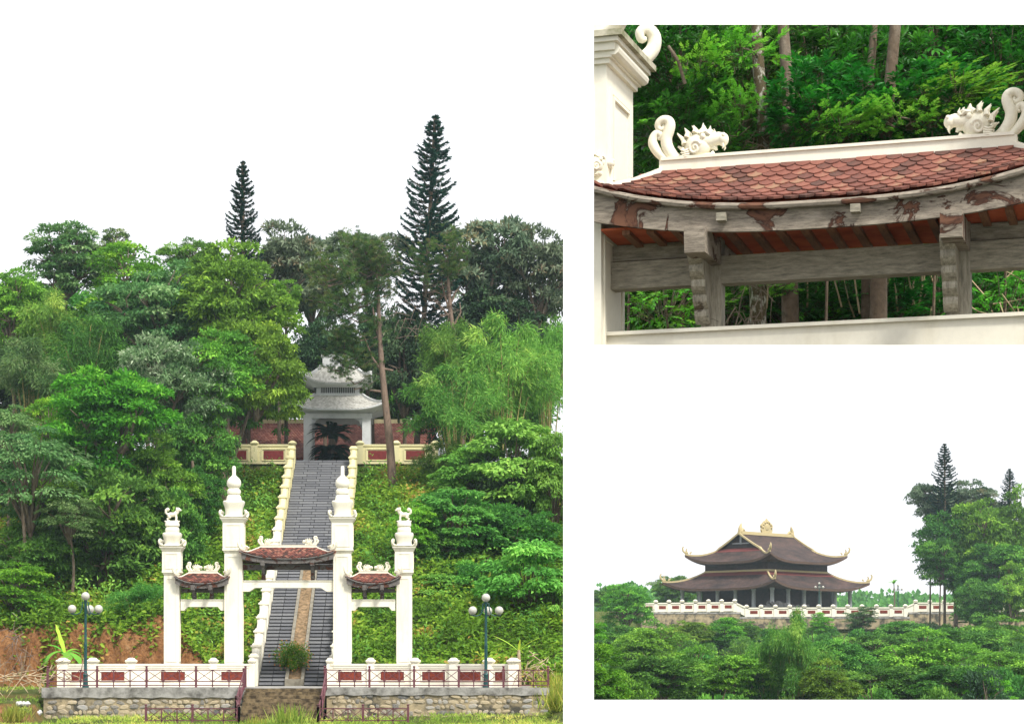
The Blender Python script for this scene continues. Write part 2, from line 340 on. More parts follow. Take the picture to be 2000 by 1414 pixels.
def leaves(Pb, D, N, L, W, tint, mat, name='crown', fine=False, fold=0.25):
    """leaf blades: base points, directions, normals, lengths, widths"""
    D = unit(D); Sd = unit(np.cross(D, N)); N = np.cross(Sd, D); n = len(Pb); L = L.reshape(-1, 1); W = W.reshape(-1, 1)
    if not fine:
        V = np.stack([Pb, Pb+D*L*0.45+Sd*W*0.5+N*W*fold, Pb+D*L-N*L*0.1, Pb+D*L*0.45-Sd*W*0.5+N*W*fold], 1).reshape(-1, 3)
        i = np.arange(n)*4
        Fq = np.concatenate([np.stack([i, i+1, i+2], 1), np.stack([i, i+2, i+3], 1)])
        return np_mesh(name, V, Fq, np.repeat(tint, 4), mat)
    V = np.stack([Pb, Pb+D*L*0.5-N*W*0.1, Pb+D*L-N*L*0.14, Pb+D*L*0.3+Sd*W*0.46+N*W*0.14, Pb+D*L*0.68+Sd*W*0.40+N*W*0.06,
                  Pb+D*L*0.3-Sd*W*0.46+N*W*0.14, Pb+D*L*0.68-Sd*W*0.40+N*W*0.06], 1).reshape(-1, 3)
    i = np.arange(n)*7
    T = [(0, 3, 1), (3, 4, 1), (4, 2, 1), (0, 1, 5), (5, 1, 6), (6, 1, 2)]
    Fq = np.concatenate([np.stack([i+a, i+b, i+c], 1) for a, b, c in T])
    return np_mesh(name, V, Fq, np.repeat(tint, 7), mat)
def rdir(n, rng): return unit(rng.normal(size=(n, 3)))
# smooth lattice noise, vectorised
_T = np.random.default_rng(5).random((256, 256))
def vnoise(x, y):
    xi = np.floor(x).astype(int); yi = np.floor(y).astype(int); fx = x-xi; fy = y-yi
    fx = fx*fx*(3-2*fx); fy = fy*fy*(3-2*fy)
    g = lambda a, b: _T[a % 256, b % 256]
    return (g(xi, yi)*(1-fx)+g(xi+1, yi)*fx)*(1-fy)+(g(xi, yi+1)*(1-fx)+g(xi+1, yi+1)*fx)*fy
def fbm(x, y, o=4):
    r = 0; a = 0.5; f = 1.0
    for _ in range(o): r = r+a*vnoise(x*f+17*_, y*f+5*_); a *= 0.5; f *= 2.1
    return r
def sstep(a, b, x): t = np.clip((x-a)/(b-a), 0, 1); return t*t*(3-2*t)
def wbuild(mb, name, mat, root, parent=None, smooth=False, kind=None):
    """geometry given in world space, under a thing whose Empty is only translated"""
    return shift(mb, -root.location).build(name, mat, parent or root, smooth, kind)

# ------------------------------------------------------------------ ground
FLOOR = -1.25
STX0, STX1 = -7.89, -4.33                     # stair between its parapets
SY0, SY1, NSTEP = 112.0, 146.7, 75
STOP = 13.0
RISE = (STOP-FLOOR)/NSTEP; RUN = (SY1-SY0)/NSTEP; SLOPE = (STOP-FLOOR)/(SY1-SY0)
TX0, TX1 = X(85, 104), X(1070, 104)           # ends of the lower terrace
def z_left(x, y):
    field = -1.6-1.25*np.clip((y-10)/85, 0, 1)+0.25*sstep(98, 104, y)
    inside = sstep(TX0-0.3, TX0+0.1, x)*(1-sstep(TX1-0.1, TX1+0.3, x))
    t_in = sstep(104.15, 104.45, y)
    t_out = sstep(98.5, 108, y)
    t = inside*t_in+(1-inside)*t_out
    z = field*(1-t)+(FLOOR-0.12)*t
    n1 = fbm(x*0.35, y*0.35); n2 = fbm(x*1.7+9, y*1.7)
    z = z+(n1-0.47)*0.35*(1-inside*t_in)*sstep(60, 90, y)
    # the hill: the line of the stair, a little lower beside it; a cut earth bank on the left
    line = FLOOR-0.22+SLOPE*(y-SY0)-0.75*sstep(128, 147, y)
    hill = np.maximum(line, FLOOR-0.12)+(n1-0.47)*1.0*sstep(113, 119, y)*(1-0.9*np.exp(-((x+6.1)/3.2)**2))
    bh = 3.2*(1-sstep(-13.0, -9.2, x))
    n3 = fbm(x*2.6+40, y*0.25); n4 = fbm(x*0.9+3, y*0.5+8)
    bank = FLOOR-0.12+bh*(1+0.55*(n4-0.47))*sstep(115.7+1.7*(n3-0.47)+1.3*(n2-0.5), 117.6+1.9*(n3-0.47)+2.2*(n2-0.5), y)+(n2-0.5)*0.8*sstep(116, 116.8, y)
    slope2 = (12.3-(FLOOR+bh))/(147-119.0)
    bank = bank+np.clip(y-119.0, 0, 28)*slope2*(bh > 0.01)
    k = 1-sstep(-11.5, -9.0, x)
    hill = hill*(1-k)+bank*k
    hill = np.where(y > 147.0, 12.88, np.minimum(hill, 12.4))
    hill = hill-45*sstep(175, 300, y)
    return np.where(y > 112.2, hill, z)
def z_right(x, y):
    pts = [(-50, -1.6), (12, -1.6), (20, -2.6), (60, -11), (120, -12.5), (200, -9.5), (300, -4.5), (350, -1), (362, 3.5), (366.5, 4.6), (367.2, 8.05), (430, 8.05), (520, -6), (640, -4), (2000, -4), (6000, -4)]
    z = np.interp(y, [p[0] for p in pts], [p[1] for p in pts])
    z = z+(fbm(x*0.06, y*0.06)-0.47)*2.2*sstep(40, 90, y)*(1-sstep(330, 362, y))
    r = x/np.maximum(y, 1)
    # far wooded hills
    far = sstep(560, 760, y)*(1-sstep(1000, 1300, y))
    z = z+far*(10+20*fbm(x*0.006+3, y*0.004)*1.0)*np.where(r < 0.13, 1.0, 0.75)
    return z
def z_ground(x, y):
    x = np.asarray(x, float); y = np.asarray(y, float)
    r = x/np.maximum(y, 18)
    s = sstep(0.0665, 0.0765, r)*sstep(18, 40, y)
    return z_left(x, y)*(1-s)+z_right(x, y)*s
def zg(x, y): return float(z_ground(np.array([x]), np.array([y]))[0])
rs = np.concatenate([np.linspace(-1.6, -0.24, 16), np.arange(-0.235, 0.064, 0.0021), np.linspace(0.0645, 0.079, 12), np.linspace(0.081, 0.32, 80), np.linspace(0.34, 1.6, 20)])
ys = np.concatenate([[-60, -20, 2], np.linspace(8, 90, 24), np.arange(92, 112, 0.45), np.arange(112, 121, 0.18), np.arange(121, 148, 0.5), [146.95, 147.05], np.arange(149, 180, 3), np.arange(185, 360, 7), [360, 362, 364, 366.4, 367.3, 370, 380, 400, 430], np.linspace(450, 1300, 50), [1600, 2500, 5000]])
ys = np.unique(ys)
GR, GY = np.meshgrid(rs, ys)
GX = GR*np.maximum(GY, 30.0)
GZ = z_ground(GX, GY)
nr, nc = GX.shape
V = np.stack([GX, GY, GZ], 2).reshape(-1, 3)
ii = (np.arange(nr-1)[:, None]*nc+np.arange(nc-1)[None, :]).ravel()
Fq = np.stack([ii, ii+1, ii+nc+1, ii+nc], 1)
# bare orange earth on the cut bank and the mound at the left, dry soil elsewhere under the plants
n1 = fbm(GX*0.5+31, GY*0.9)
earth = (1-sstep(-11.2, -9.6, GX))*sstep(114.5, 115.8, GY)*(1-sstep(117.4+2.2*(n1-0.45), 118.6+3.0*(n1-0.45), GY))
earth = np.maximum(earth, (1-sstep(TX0-0.6, TX0+0.6, GX))*sstep(98, 101, GY)*(1-sstep(104, 106, GY))*sstep(0.40, 0.5, n1))
earth = np.maximum(earth, 0.6*sstep(112.4, 113.5, GY)*(1-sstep(116, 119, GY))*sstep(-12.2, -11.2, GX)*(1-sstep(-9.6, -9, GX)))
def ground_mat():
    m, n, l, b = nt('ground_soil_and_grass')
    at = n.new('ShaderNodeAttribute'); at.attribute_name = 'tint'
    e1 = noise(n, l, 1.3, 9, 0.7); re = ramp(n, [(0.28, (0.16, 0.08, 0.035)), (0.45, (0.36, 0.17, 0.07)), (0.62, (0.46, 0.24, 0.105)), (0.75, (0.55, 0.35, 0.18))]); l.new(e1.outputs['Fac'], re.inputs['Fac'])
    e2 = noise(n, l, 5.0, 8, 0.75); r2 = ramp(n, [(0.36, (0.5, 0.46, 0.4)), (0.52, (1, 1, 1)), (0.7, (1.25, 1.2, 1.1))]); l.new(e2.outputs['Fac'], r2.inputs['Fac'])
    em = n.new('ShaderNodeMixRGB'); em.blend_type = 'MULTIPLY'; em.inputs[0].default_value = 1; l.new(re.outputs[0], em.inputs[1]); l.new(r2.outputs[0], em.inputs[2])
    g1 = noise(n, l, 0.8, 9, 0.72); rg = ramp(n, [(0.3, (0.055, 0.085, 0.02)), (0.5, (0.115, 0.15, 0.04)), (0.66, (0.21, 0.19, 0.08)), (0.8, (0.28, 0.22, 0.12))]); l.new(g1.outputs['Fac'], rg.inputs['Fac'])
    mx = n.new('ShaderNodeMixRGB'); l.new(at.outputs['Fac'], mx.inputs[0]); l.new(rg.outputs[0], mx.inputs[1]); l.new(em.outputs[0], mx.inputs[2])
    l.new(mx.outputs[0], b.inputs['Base Color']); b.inputs['Roughness'].default_value = 0.95; b.inputs['Specular IOR Level'].default_value = 0.1
    bump(n, l, b, e2.outputs['Fac'], 1.0, 0.35)
    return m
gm = np_mesh('ground', V, Fq, earth.ravel(), ground_mat())
gm.polygons.foreach_set('use_smooth', [True]*len(gm.polygons))
put('ground', gm, kind='structure')

# ------------------------------------------------------------------ white display wall with its two openings, 17 m from the camera
DW = 17.0
def display_wall():
    x0, x1, x2, x3 = X(1100, DW), X(1160, DW), X(2075, DW), X(2900, DW)
    zt, z1, z2, z3, z4 = Z(-60, DW), Z(49, DW), Z(674, DW), Z(846, DW), Z(1366, DW)
    zb = -2.7; th = 0.12; ch = 0.075
    root = thing('display_wall', 'plain white free-standing wall with two wide picture openings', 'wall', (x0, DW, zb))
    mb = MB()
    def loop(y, g): # outer rectangle then the two openings, grown by g
        return [[(x0, y, zb), (x3, y, zb), (x3, y, zt), (x0, y, zt)],
                [(x1-g, y, z2-g), (x2+g, y, z2-g), (x2+g, y, z1+g), (x1-g, y, z1+g)],
                [(x1-g, y, z4-g), (x2+g, y, z4-g), (x2+g, y, z3+g), (x1-g, y, z3+g)]]
    f = loop(DW, 0.0); k = loop(DW+th, ch); k[0] = [(x0+0.05, DW+th, zb), (x3-0.05, DW+th, zb), (x3-0.05, DW+th, zt-0.05), (x0+0.05, DW+th, zt-0.05)]
    def face(L, flip):
        o, a, c = L
        y = o[0][1]
        q = [(x0, a[0][0], zb, zt)]
        def rect(xa, xb, za, zc):
            vs = [(xa, y, za), (xb, y, za), (xb, y, zc), (xa, y, zc)]
            mb.add(vs, [(3, 2, 1, 0) if flip else (0, 1, 2, 3)])
        xl, xr = a[0][0], a[1][0]
        rect(o[0][0], xl, zb, o[2][2]); rect(xr, o[1][0], zb, o[2][2])
        rect(xl, xr, zb, c[0][2]); rect(xl, xr, c[2][2], a[0][2]); rect(xl, xr, a[2][2], o[2][2])
    face(f, False); face(k, True)
    for i in range(3):
        for j in range(4):
            p, q = f[i][j], f[i][(j+1) % 4]; r, s = k[i][(j+1) % 4], k[i][j]
            mb.add([p, q, r, s], [(3, 2, 1, 0) if i == 0 else (0, 1, 2, 3)])
    wbuild(mb, 'panel', M['wall_white'], root)
    fb = MB().box(((x0+x3)/2, DW+0.06, zb+0.05), (x3-x0+0.2, 0.5, 0.5)); wbuild(fb, 'footing', M['wall_white'], root)
display_wall()

# ------------------------------------------------------------------ dragon ornaments (about 0.7 m long, facing +x, on a ridge whose end is x = 0)
def zpt(zx, zy, y=0.0): return Vector(((zx-555)*0.00110, y, (1255-zy)*0.00110))
def spiral(mb, c, r0, turns, rr, y=0.0, sgn=1, a0=0.0):
    pts = []; rad = []
    n = int(turns*14)
    for i in range(n+1):
        t = i/n; a = a0+sgn*2*math.pi*turns*t; r = r0*(1-0.93*t)
        pts.append(Vector((c.x+r*math.cos(a), y, c.z+r*math.sin(a)))); rad.append(rr*(1-0.45*t))
    mb.tube(pts, rad, 8)
def dragon_tail_mesh():
    mb = MB()
    big = [(880, 1240), (800, 1195), (735, 1110), (715, 1020), (738, 945), (752, 890), (735, 850), (690, 838), (650, 862), (642, 900), (668, 925), (695, 905), (684, 885)]
    mb.tube([zpt(a, b) for a, b in big], [0.055, 0.057, 0.060, 0.058, 0.055, 0.052, 0.048, 0.045, 0.042, 0.036, 0.03, 0.024, 0.018], 12, flat=1.15, sub=4)
    small = [(800, 1250), (720, 1205), (640, 1130), (592, 1050), (598, 990), (630, 955), (662, 970), (660, 1000), (638, 1002)]
    mb.tube([zpt(a, b) for a, b in small], [0.03, 0.042, 0.05, 0.05, 0.044, 0.038, 0.032, 0.025, 0.018], 12, flat=1.15, sub=4)
    return mb.mesh('tail', M['carved'], True)
def dragon_head_mesh(seed=1):
    r = random.Random(seed); mb = MB()
    mb.ball(zpt(960, 1120), (0.135, 0.085, 0.105), 16, 10)               # skull
    mb.ball(zpt(1010, 1075), (0.09, 0.07, 0.055), 12, 8)                 # brow
    mb.tube([zpt(1000, 1090), zpt(1080, 1085), zpt(1140, 1075), zpt(1190, 1085)], [0.075, 0.06, 0.055, 0.05], 12)   # snout
    mb.ball(zpt(1178, 1085), (0.055, 0.065, 0.055), 12, 8)               # nose
    for y in (-0.045, 0.045): mb.ball(zpt(1190, 1060, y), 0.022, 8, 6)
    mb.tube([zpt(930, 1185), zpt(1000, 1195), zpt(1060, 1212), zpt(1095, 1190), zpt(1082, 1170)], [0.05, 0.05, 0.04, 0.034, 0.02], 10)   # jaw with curled lip
    mb.tube([zpt(1000, 1140), zpt(1060, 1130), zpt(1115, 1140), zpt(1120, 1160)], [0.03, 0.026, 0.022, 0.015], 8)  # tongue and fangs
    for y in (-0.04, 0.04): mb.tube([zpt(1180, 1120, y), zpt(1188, 1145, y), zpt(1180, 1160, y)], [0.014, 0.010, 0.003], 6)
    for y in (-0.078, 0.078):
        spiral(mb, zpt(945, 1145), 0.062, 1.6, 0.016, y, 1, 0.4)         # cheek scroll
        mb.ball(zpt(1015, 1062, y*0.8), 0.028, 10, 6)                    # eye
        mb.tube([zpt(1000, 1035, y*0.7), zpt(1045, 1030, y*0.8), zpt(1075, 1050, y*0.7)], [0.02, 0.022, 0.012], 6)
        for k in range(4):                                               # whisker ridges
            a = -0.2-k*0.28
            mb.tube([zpt(900, 1150, y*0.9)+Vector((0, 0, -k*0.022)), zpt(860, 1165+k*14, y), zpt(820, 1150+k*24, y*0.9)], [0.016, 0.014, 0.004], 6)
    def flame(b, t, w, y):
        p0, p2 = zpt(*b, y), zpt(*t, y*0.6); m = (p0+p2)/2+Vector((0.02, 0, 0.0))
        mb.tube([p0, m, p2], [w, w*0.72, 0.003], 7, flat=0.8)
    for y in (-0.045, 0.02, 0.05):
        for b, t, w in (((850, 1160), (785, 1120), .03), ((850, 1110), (780, 1020), .035), ((880, 1070), (838, 985), .035), ((930, 1040), (915, 968), .034),
                        ((990, 1030), (1000, 968), .03), ((1050, 1040), (1062, 985), .022), ((1075, 1050), (1082, 1000), .015)):
            j = lambda q: (q[0]+r.uniform(-14, 14), q[1]+r.uniform(-12, 12))
            flame(j(b), j(t), w, y)
    for b, t, w in (((870, 1190), (820, 1215), .03), ((900, 1205), (880, 1250), .032), ((960, 1215), (965, 1248), .03)):
        flame(b, t, w, -0.05); flame(b, t, w, 0.05)
    return mb.mesh('head', M['carved'], True)
HEAD_ME, TAIL_ME = dragon_head_mesh(), dragon_tail_mesh()
def horn_mesh():
    """the up-curled tip of a hip ridge: starts at the origin, runs to -x and up"""
    mb = MB()
    pts = [(0.25, 0.0), (0.1, 0.02), (-0.02, 0.10), (-0.10, 0.24), (-0.12, 0.38), (-0.08, 0.47)]
    mb.tube([Vector((a, 0, b)) for a, b in pts], [0.075, 0.07, 0.06, 0.048, 0.035, 0.012], 8, sub=3)
    pts = [(0.14, 0.03), (0.06, 0.12), (0.02, 0.22), (0.05, 0.28), (0.1, 0.26), (0.09, 0.21)]
    mb.tube([Vector((a, 0, b)) for a, b in pts], [0.05, 0.045, 0.038, 0.03, 0.022, 0.012], 8, sub=3)
    return mb.mesh('horn', M['carved'], True)
HORN_ME = horn_mesh()
TW, TLEN, TTH = 0.148, 0.20, 0.022
def tile_pts():
    w, L = TW*0.5*0.97, TLEN
    return [(-w, 0), (w, 0), (w, 0.60*L), (w*0.80, 0.80*L), (w*0.34, 0.93*L), (0, L), (-w*0.34, 0.93*L), (-w*0.80, 0.80*L), (-w, 0.60*L)]
TILE_MB = MB().prism(tile_pts(), (1, 0, 0), (0, -1, 0), (0, 0, 1), (0, 0, 0), TTH, 0)
TILE_ME = TILE_MB.mesh('tile', M['tile'])

def gate_roof(root, Ue, Ur, run, rise, lift, we, tiles_single, part_of=None, wood=True):
    """roof of a gate bay in the local frame of root: x along the gate, -y to the front, z up; we = height of the eave's middle"""
    def U(s): return Ur+(Ue-Ur)*s**0.9
    def SF(u, s, back=False):
        z = we+rise*(1-s)**1.12+lift*(min(1.0, abs(u)/Ue)**2.6)*(0.25+0.75*s)*s
        return Vector((u, (run if back else -run)*s, z))
    roof = MB()
    ns, nu = 8, 26
    for bk in (False, True):
        rows = [[SF(-U(i/ns)+2*U(i/ns)*k/nu, i/ns, bk)-Vector((0, 0, 0.03)) for k in range(nu+1)] for i in range(ns+1)]
        if not bk: rows = rows[::-1]
        roof.grid(rows)
    for sg in (-1, 1):                                                # hipped ends
        rows = []
        for i in range(ns+1):
            a, b = SF(sg*U(i/ns), i/ns), SF(sg*U(i/ns), i/ns, True)
            rows.append([a.lerp(b, k/6)-Vector((0, 0, 0.03+0.10*math.sin(math.pi*k/6)*(i/ns))) for k in range(7)])
        if sg > 0: rows = rows[::-1]
        roof.grid(rows)
    rf = roof.build('roof', M['red_board'], part_of or root)
    # tiles in courses
    many = MB(); nrow = int(0.83*(run**2+rise**2)**0.5/0.096)
    cnt = 0
    for bk in (False, True):
        for i in range(nrow+1):
            s = 0.17+0.83*i/nrow
            half = U(s)-0.03; n = int(half/TW)+2
            for k in range(-n, n+1):
                u = TW*(k+(0.5 if i % 2 else 0.0))
                if abs(u) > half-TW*0.2: continue
                p = SF(u, s, bk); du = (SF(u+0.05, s, bk)-SF(u-0.05, s, bk)).normalized()
                ds = (SF(u, min(1, s+0.03), bk)-SF(u, max(0, s-0.03), bk)).normalized()
                nrm = du.cross(ds) if bk else ds.cross(du)
                if nrm.z < 0: nrm = -nrm
                ax = du if not bk else -du
                # local x along du, local -y down the slope, local z = normal; tilted a little so that each course laps the next
                yv = -ds; zv = nrm; xv = yv.cross(zv)
                R = Matrix((xv, yv, zv)).transposed()
                R = R @ Matrix.Rotation(-0.10+rnd.uniform(-0.03, 0.02), 3, 'X') @ Matrix.Rotation(rnd.uniform(-0.05, 0.05), 3, 'Z')
                tip = p+ds*0.03+nrm*(0.006+rnd.uniform(-0.003, 0.004))
                org = tip-ds*TLEN*1.0-nrm*0.004
                if tiles_single and not bk and cnt < 300:
                    o = put('tile', TILE_ME, rf, org, R.to_euler()); cnt += 1
                else:
                    many.add([R @ Vector(v)+org for v in TILE_MB.v], TILE_MB.f, rnd.random())
    many.build('tile_courses', M['tile_t'], rf, kind='stuff')
    # ridge, hip ridges, dragons
    zr = we+rise
    MB().box((0, 0, zr+0.025), (2*Ur+0.10, 0.15, 0.13)).build('ridge', M['cream'], rf)
    MB().box((0, 0, zr+0.10), (2*Ur+0.06, 0.19, 0.03)).build('ridge_cap', M['cream'], rf)
    for sg in (-1, 1):
        for bk in (False, True):
            pth = [SF(sg*U(s), s, bk) for s in (0.0, 0.15, 0.35, 0.55, 0.75, 0.92)]
            MB().sweep(pth, 0.09, 0.075, -0.02).build('hip_ridge', M['cream'], rf)
        rz = 0 if sg < 0 else math.pi
        put('dragon_tail', TAIL_ME, rf, (sg*(Ur+0.17), 0, zr+0.05), (0, 0, rz))
        put('dragon_head', HEAD_ME, rf, (sg*(Ur+0.14), 0, zr+0.04), (0, 0, rz), (1.05, 1.1, 1.22))
        for bk in (False, True):
            p = SF(sg*U(0.62), 0.62, bk); q = SF(sg*U(0.95), 0.95, bk)
            d = p-q; a = math.atan2(d.y, d.x)
            sc = 0.82
            put('corner_dragon', HEAD_ME, rf, tuple(p.lerp(q, 0.65)+Vector((-0.28*math.cos(a), -0.28*math.sin(a), 0.075))), (0, 0, a), (sc, sc, sc))
            hs = 0.45 if (tiles_single and sg < 0) else 1.0; put('corner_horn', HORN_ME, rf, tuple(q+Vector((0, 0, 0.06))), (0, 0, a), (hs, hs, hs))
    if not wood: return rf
    # eave batten, fascia, rafters, soffit boards
    uu = [-Ue*0.99+2*Ue*0.99*k/24 for k in range(25)]
    for sg in (-1, 1):
        MB().tube([SF(u, 1.0, sg > 0)+Vector((0, -sg*0.02*-1, -0.045)) for u in uu], 0.034, 8).build('eave_batten', M['wood' if tiles_single else 'wood_grey'], rf, True)
        fa = MB(); y = sg*(run-0.06)
        rows = []
        for u in [q*0.96 for q in uu]:
            t = SF(u, 1.0).z-0.06; b = we-0.27+0.70*(SF(u, 1.0).z-we)
            rows.append((u, t, max(b, t-0.11) if (tiles_single and sg > 0) else b))
        vs = []; fs = []
        for i, (u, t, b) in enumerate(rows):
            vs += [(u, y-0.03, b), (u, y+0.03, b), (u, y+0.03, t), (u, y-0.03, t)]
        m = len(rows)
        fs = [(i*4+k, i*4+(k+1) % 4, (i+1)*4+(k+1) % 4, (i+1)*4+k) for i in range(m-1) for k in range(4)]+[(3, 2, 1, 0), tuple((m-1)*4+k for k in range(4))]
        fa.add(vs, fs); fa.build('fascia_board', M['wood' if tiles_single else 'wood_grey'], rf)
    n = int(2*Ue*0.9/0.24)
    raf = MB().box((0, 0, 0), (0.085, 1.0, 0.055)).mesh('rafter', M['rafter'])
    for sg in (-1, 1):
        for k in range(n+1):
            u = -Ue*0.88+2*Ue*0.88*k/n
            a, b = SF(u, 0.12), SF(u, 0.93)
            if abs(u) > Ur: a = SF(u, min(0.85, ((abs(u)-Ur)/(Ue-Ur))**1.1+0.05))
            if sg > 0: a.y, b.y = -a.y, -b.y
            a.z -= 0.075; b.z -= 0.075
            d = b-a; o = put('rafter', raf, rf, tuple((a+b)/2), (math.atan2(d.z, abs(d.y))*(1 if d.y > 0 else -1), 0, 0), (1, d.length, 1))
    return rf

def bracket_pts():
    # (forward, up) outline of the carved bracket between post and eave beam
    top, bot = 0.72, 0.05
    pts = [(0.0, bot), (0.05, bot)]
    n = 5
    for k in range(n):
        z0 = bot+(top-bot)*k/n; z1 = bot+(top-bot)*(k+1)/n
        x0 = 0.05+0.42*(k/n)**1.1
        x1 = 0.05+0.42*((k+1)/n)**1.1
        for j in range(1, 5):
            t = j/4; pts.append((x0+(x1-x0)*t+0.045*math.sin(math.pi*t), z0+(z1-z0)*t))
    pts += [(0.0, top)]
    return pts
def gate_frame(root, half, posts, wbeam, close=False):
    """white lintel with corbelled ends, timber posts, tie beam and brackets; z = 0 is the lintel's top"""
    b = 0.32
    k = min(0.62, half*0.30)
    pts = [(-half, 0), (-half, -0.5), (-half+k*0.55, -0.5), (-half+k, -b), (half-k, -b), (half-k*0.55, -0.5), (half, -0.5), (half, 0)]
    MB().prism(pts, (1, 0, 0), (0, 0, 1), (0, 1, 0), (0, 0, 0), -0.27, 0.27).build('lintel', M['cream'], root)
    MB().box((0, 0, 0.018), (2*half-0.02, 0.62, 0.036)).build('lintel_cap', M['cream'], root)
    tz0, tz1 = wbeam
    segs = [-half]+[p for p in posts]+[half]
    for a, c in zip(segs[:-1], segs[1:]):
        a2 = a+(0.1 if a != -half else 0); c2 = c-(0.1 if c != half else 0)
        MB().box(((a2+c2)/2, 0, (tz0+tz1)/2), (c2-a2, 0.20, tz1-tz0)).build('tie_beam', M['wood_clean' if close else 'wood_grey'], root)
        if not (close and a != -half and c != half):
            MB().box(((a2+c2)/2, 0.02, tz1+0.10), (c2-a2, 0.10, 0.16)).build('upper_rail', M['wood_clean'] if close else M['wood_dark'], root)
    for u in posts:
        top = wbeam[1]+0.34
        MB().box((u, 0, 0.036+top/2), (0.20, 0.20, top)).build('post', M['wood_post' if close else 'wood_grey'], root)
        for sg in (-1, 1):
            br = MB().prism(bracket_pts(), (0, sg, 0), (0, 0, 1), (1, 0, 0), (u-(0.07 if close else 0), sg*0.10, 0.04), -0.07, 0.07)
            br.build('bracket', M['wood_post' if close else 'wood_grey'], root)
        arm = MB(); z = wbeam[1]-0.02
        arm.prism([(-0.90, 0.02), (-0.88, -0.12), (-0.30, -0.12), (0.30, -0.12), (0.88, -0.12), (0.90, 0.02), (0.90, 0.12), (-0.90, 0.12)], (0, 1, 0), (0, 0, 1), (1, 0, 0), (u, 0, z+0.05), -0.10, 0.10)
        arm.build('cantilever_arm', M['wood' if close else 'wood_grey'], root)
    for sg in (-1, 1):
        MB().box((0, sg*0.30, wbeam[1]+0.50), (2*half*0.96, 0.09, 0.10)).build('purlin', M['wood_dark'], root)

def frame_strips(root, parent, cx, y, z0, z1, w, t=0.05, proud=0.02, axis='x', name='panel_moulding', mat='cream'):
    """a raised rectangular moulding on a face: axis x for a front face at y, axis y for a side face at x = y"""
    mb = MB()
    def bx(c, s):
        if axis == 'x': mb.box((c[0], y, c[1]), (s[0], proud*2, s[1]))
        else: mb.box((y, c[0], c[1]), (proud*2, s[0], s[1]))
    bx((cx, z1-t/2), (w, t)); bx((cx, z0+t/2), (w, t)); bx((cx-w/2+t/2, (z0+z1)/2), (t, z1-z0-2*t)); bx((cx+w/2-t/2, (z0+z1)/2), (t, z1-z0-2*t))
    return mb.build(name, M[mat], parent)
def lion_mesh():
    mb = MB()
    mb.tube([(-0.22, 0, 0.30), (-0.10, 0, 0.33), (0.06, 0, 0.33), (0.18, 0, 0.37)], [0.09, 0.115, 0.105, 0.11], 12)
    for y in (-0.065, 0.065):
        mb.tube([(0.16, y, 0.33), (0.20, y, 0.18), (0.18, y, 0.05), (0.25, y, 0.03)], [0.065, 0.05, 0.045, 0.04], 8)
        mb.tube([(-0.2, y, 0.30), (-0.12, y, 0.2), (-0.24, y, 0.12), (-0.2, y, 0.04), (-0.13, y, 0.03)], [0.08, 0.07, 0.045, 0.042, 0.04], 8)
    mb.tube([(0.16, 0, 0.38), (0.24, 0, 0.47), (0.27, 0, 0.53)], [0.11, 0.10, 0.09], 10)
    mb.ball((0.28, 0, 0.57), (0.12, 0.11, 0.105), 12, 8); mb.ball((0.38, 0, 0.54), (0.07, 0.075, 0.055), 10, 6)
    for k in range(9):
        a = k*0.7; mb.ball((0.22-0.02*math.cos(a), 0.095*math.cos(a), 0.55+0.095*math.sin(a)), 0.045, 8, 6)
    mb.tube([(-0.24, 0, 0.34), (-0.32, 0, 0.43), (-0.30, 0, 0.54), (-0.22, 0, 0.60), (-0.17, 0, 0.56)], [0.045, 0.06, 0.075, 0.08, 0.045], 10)
    for k in range(5): mb.ball((-0.22+0.05*math.cos(k*1.3), 0.02*math.sin(k*2), 0.58+0.05*math.sin(k*1.3)), 0.045, 8, 6)
    mb.box((0, 0, 0.0), (0.72, 0.34, 0.06))
    return mb.mesh('lion_statue', M['carved'], True)
LION_ME = lion_mesh()
def scroll_mesh():
    mb = MB()
    mb.tube([(-0.02, 0, 0.02), (0.06, 0, 0.05), (0.13, 0, 0.13), (0.14, 0, 0.23), (0.08, 0, 0.29), (0.02, 0, 0.26), (0.03, 0, 0.20), (0.07, 0, 0.21)], [0.07, 0.065, 0.06, 0.055, 0.05, 0.042, 0.034, 0.02], 10, sub=4)
    return mb.mesh('corner_scroll', M['carved'], True)
SCROLL_ME = scroll_mesh()

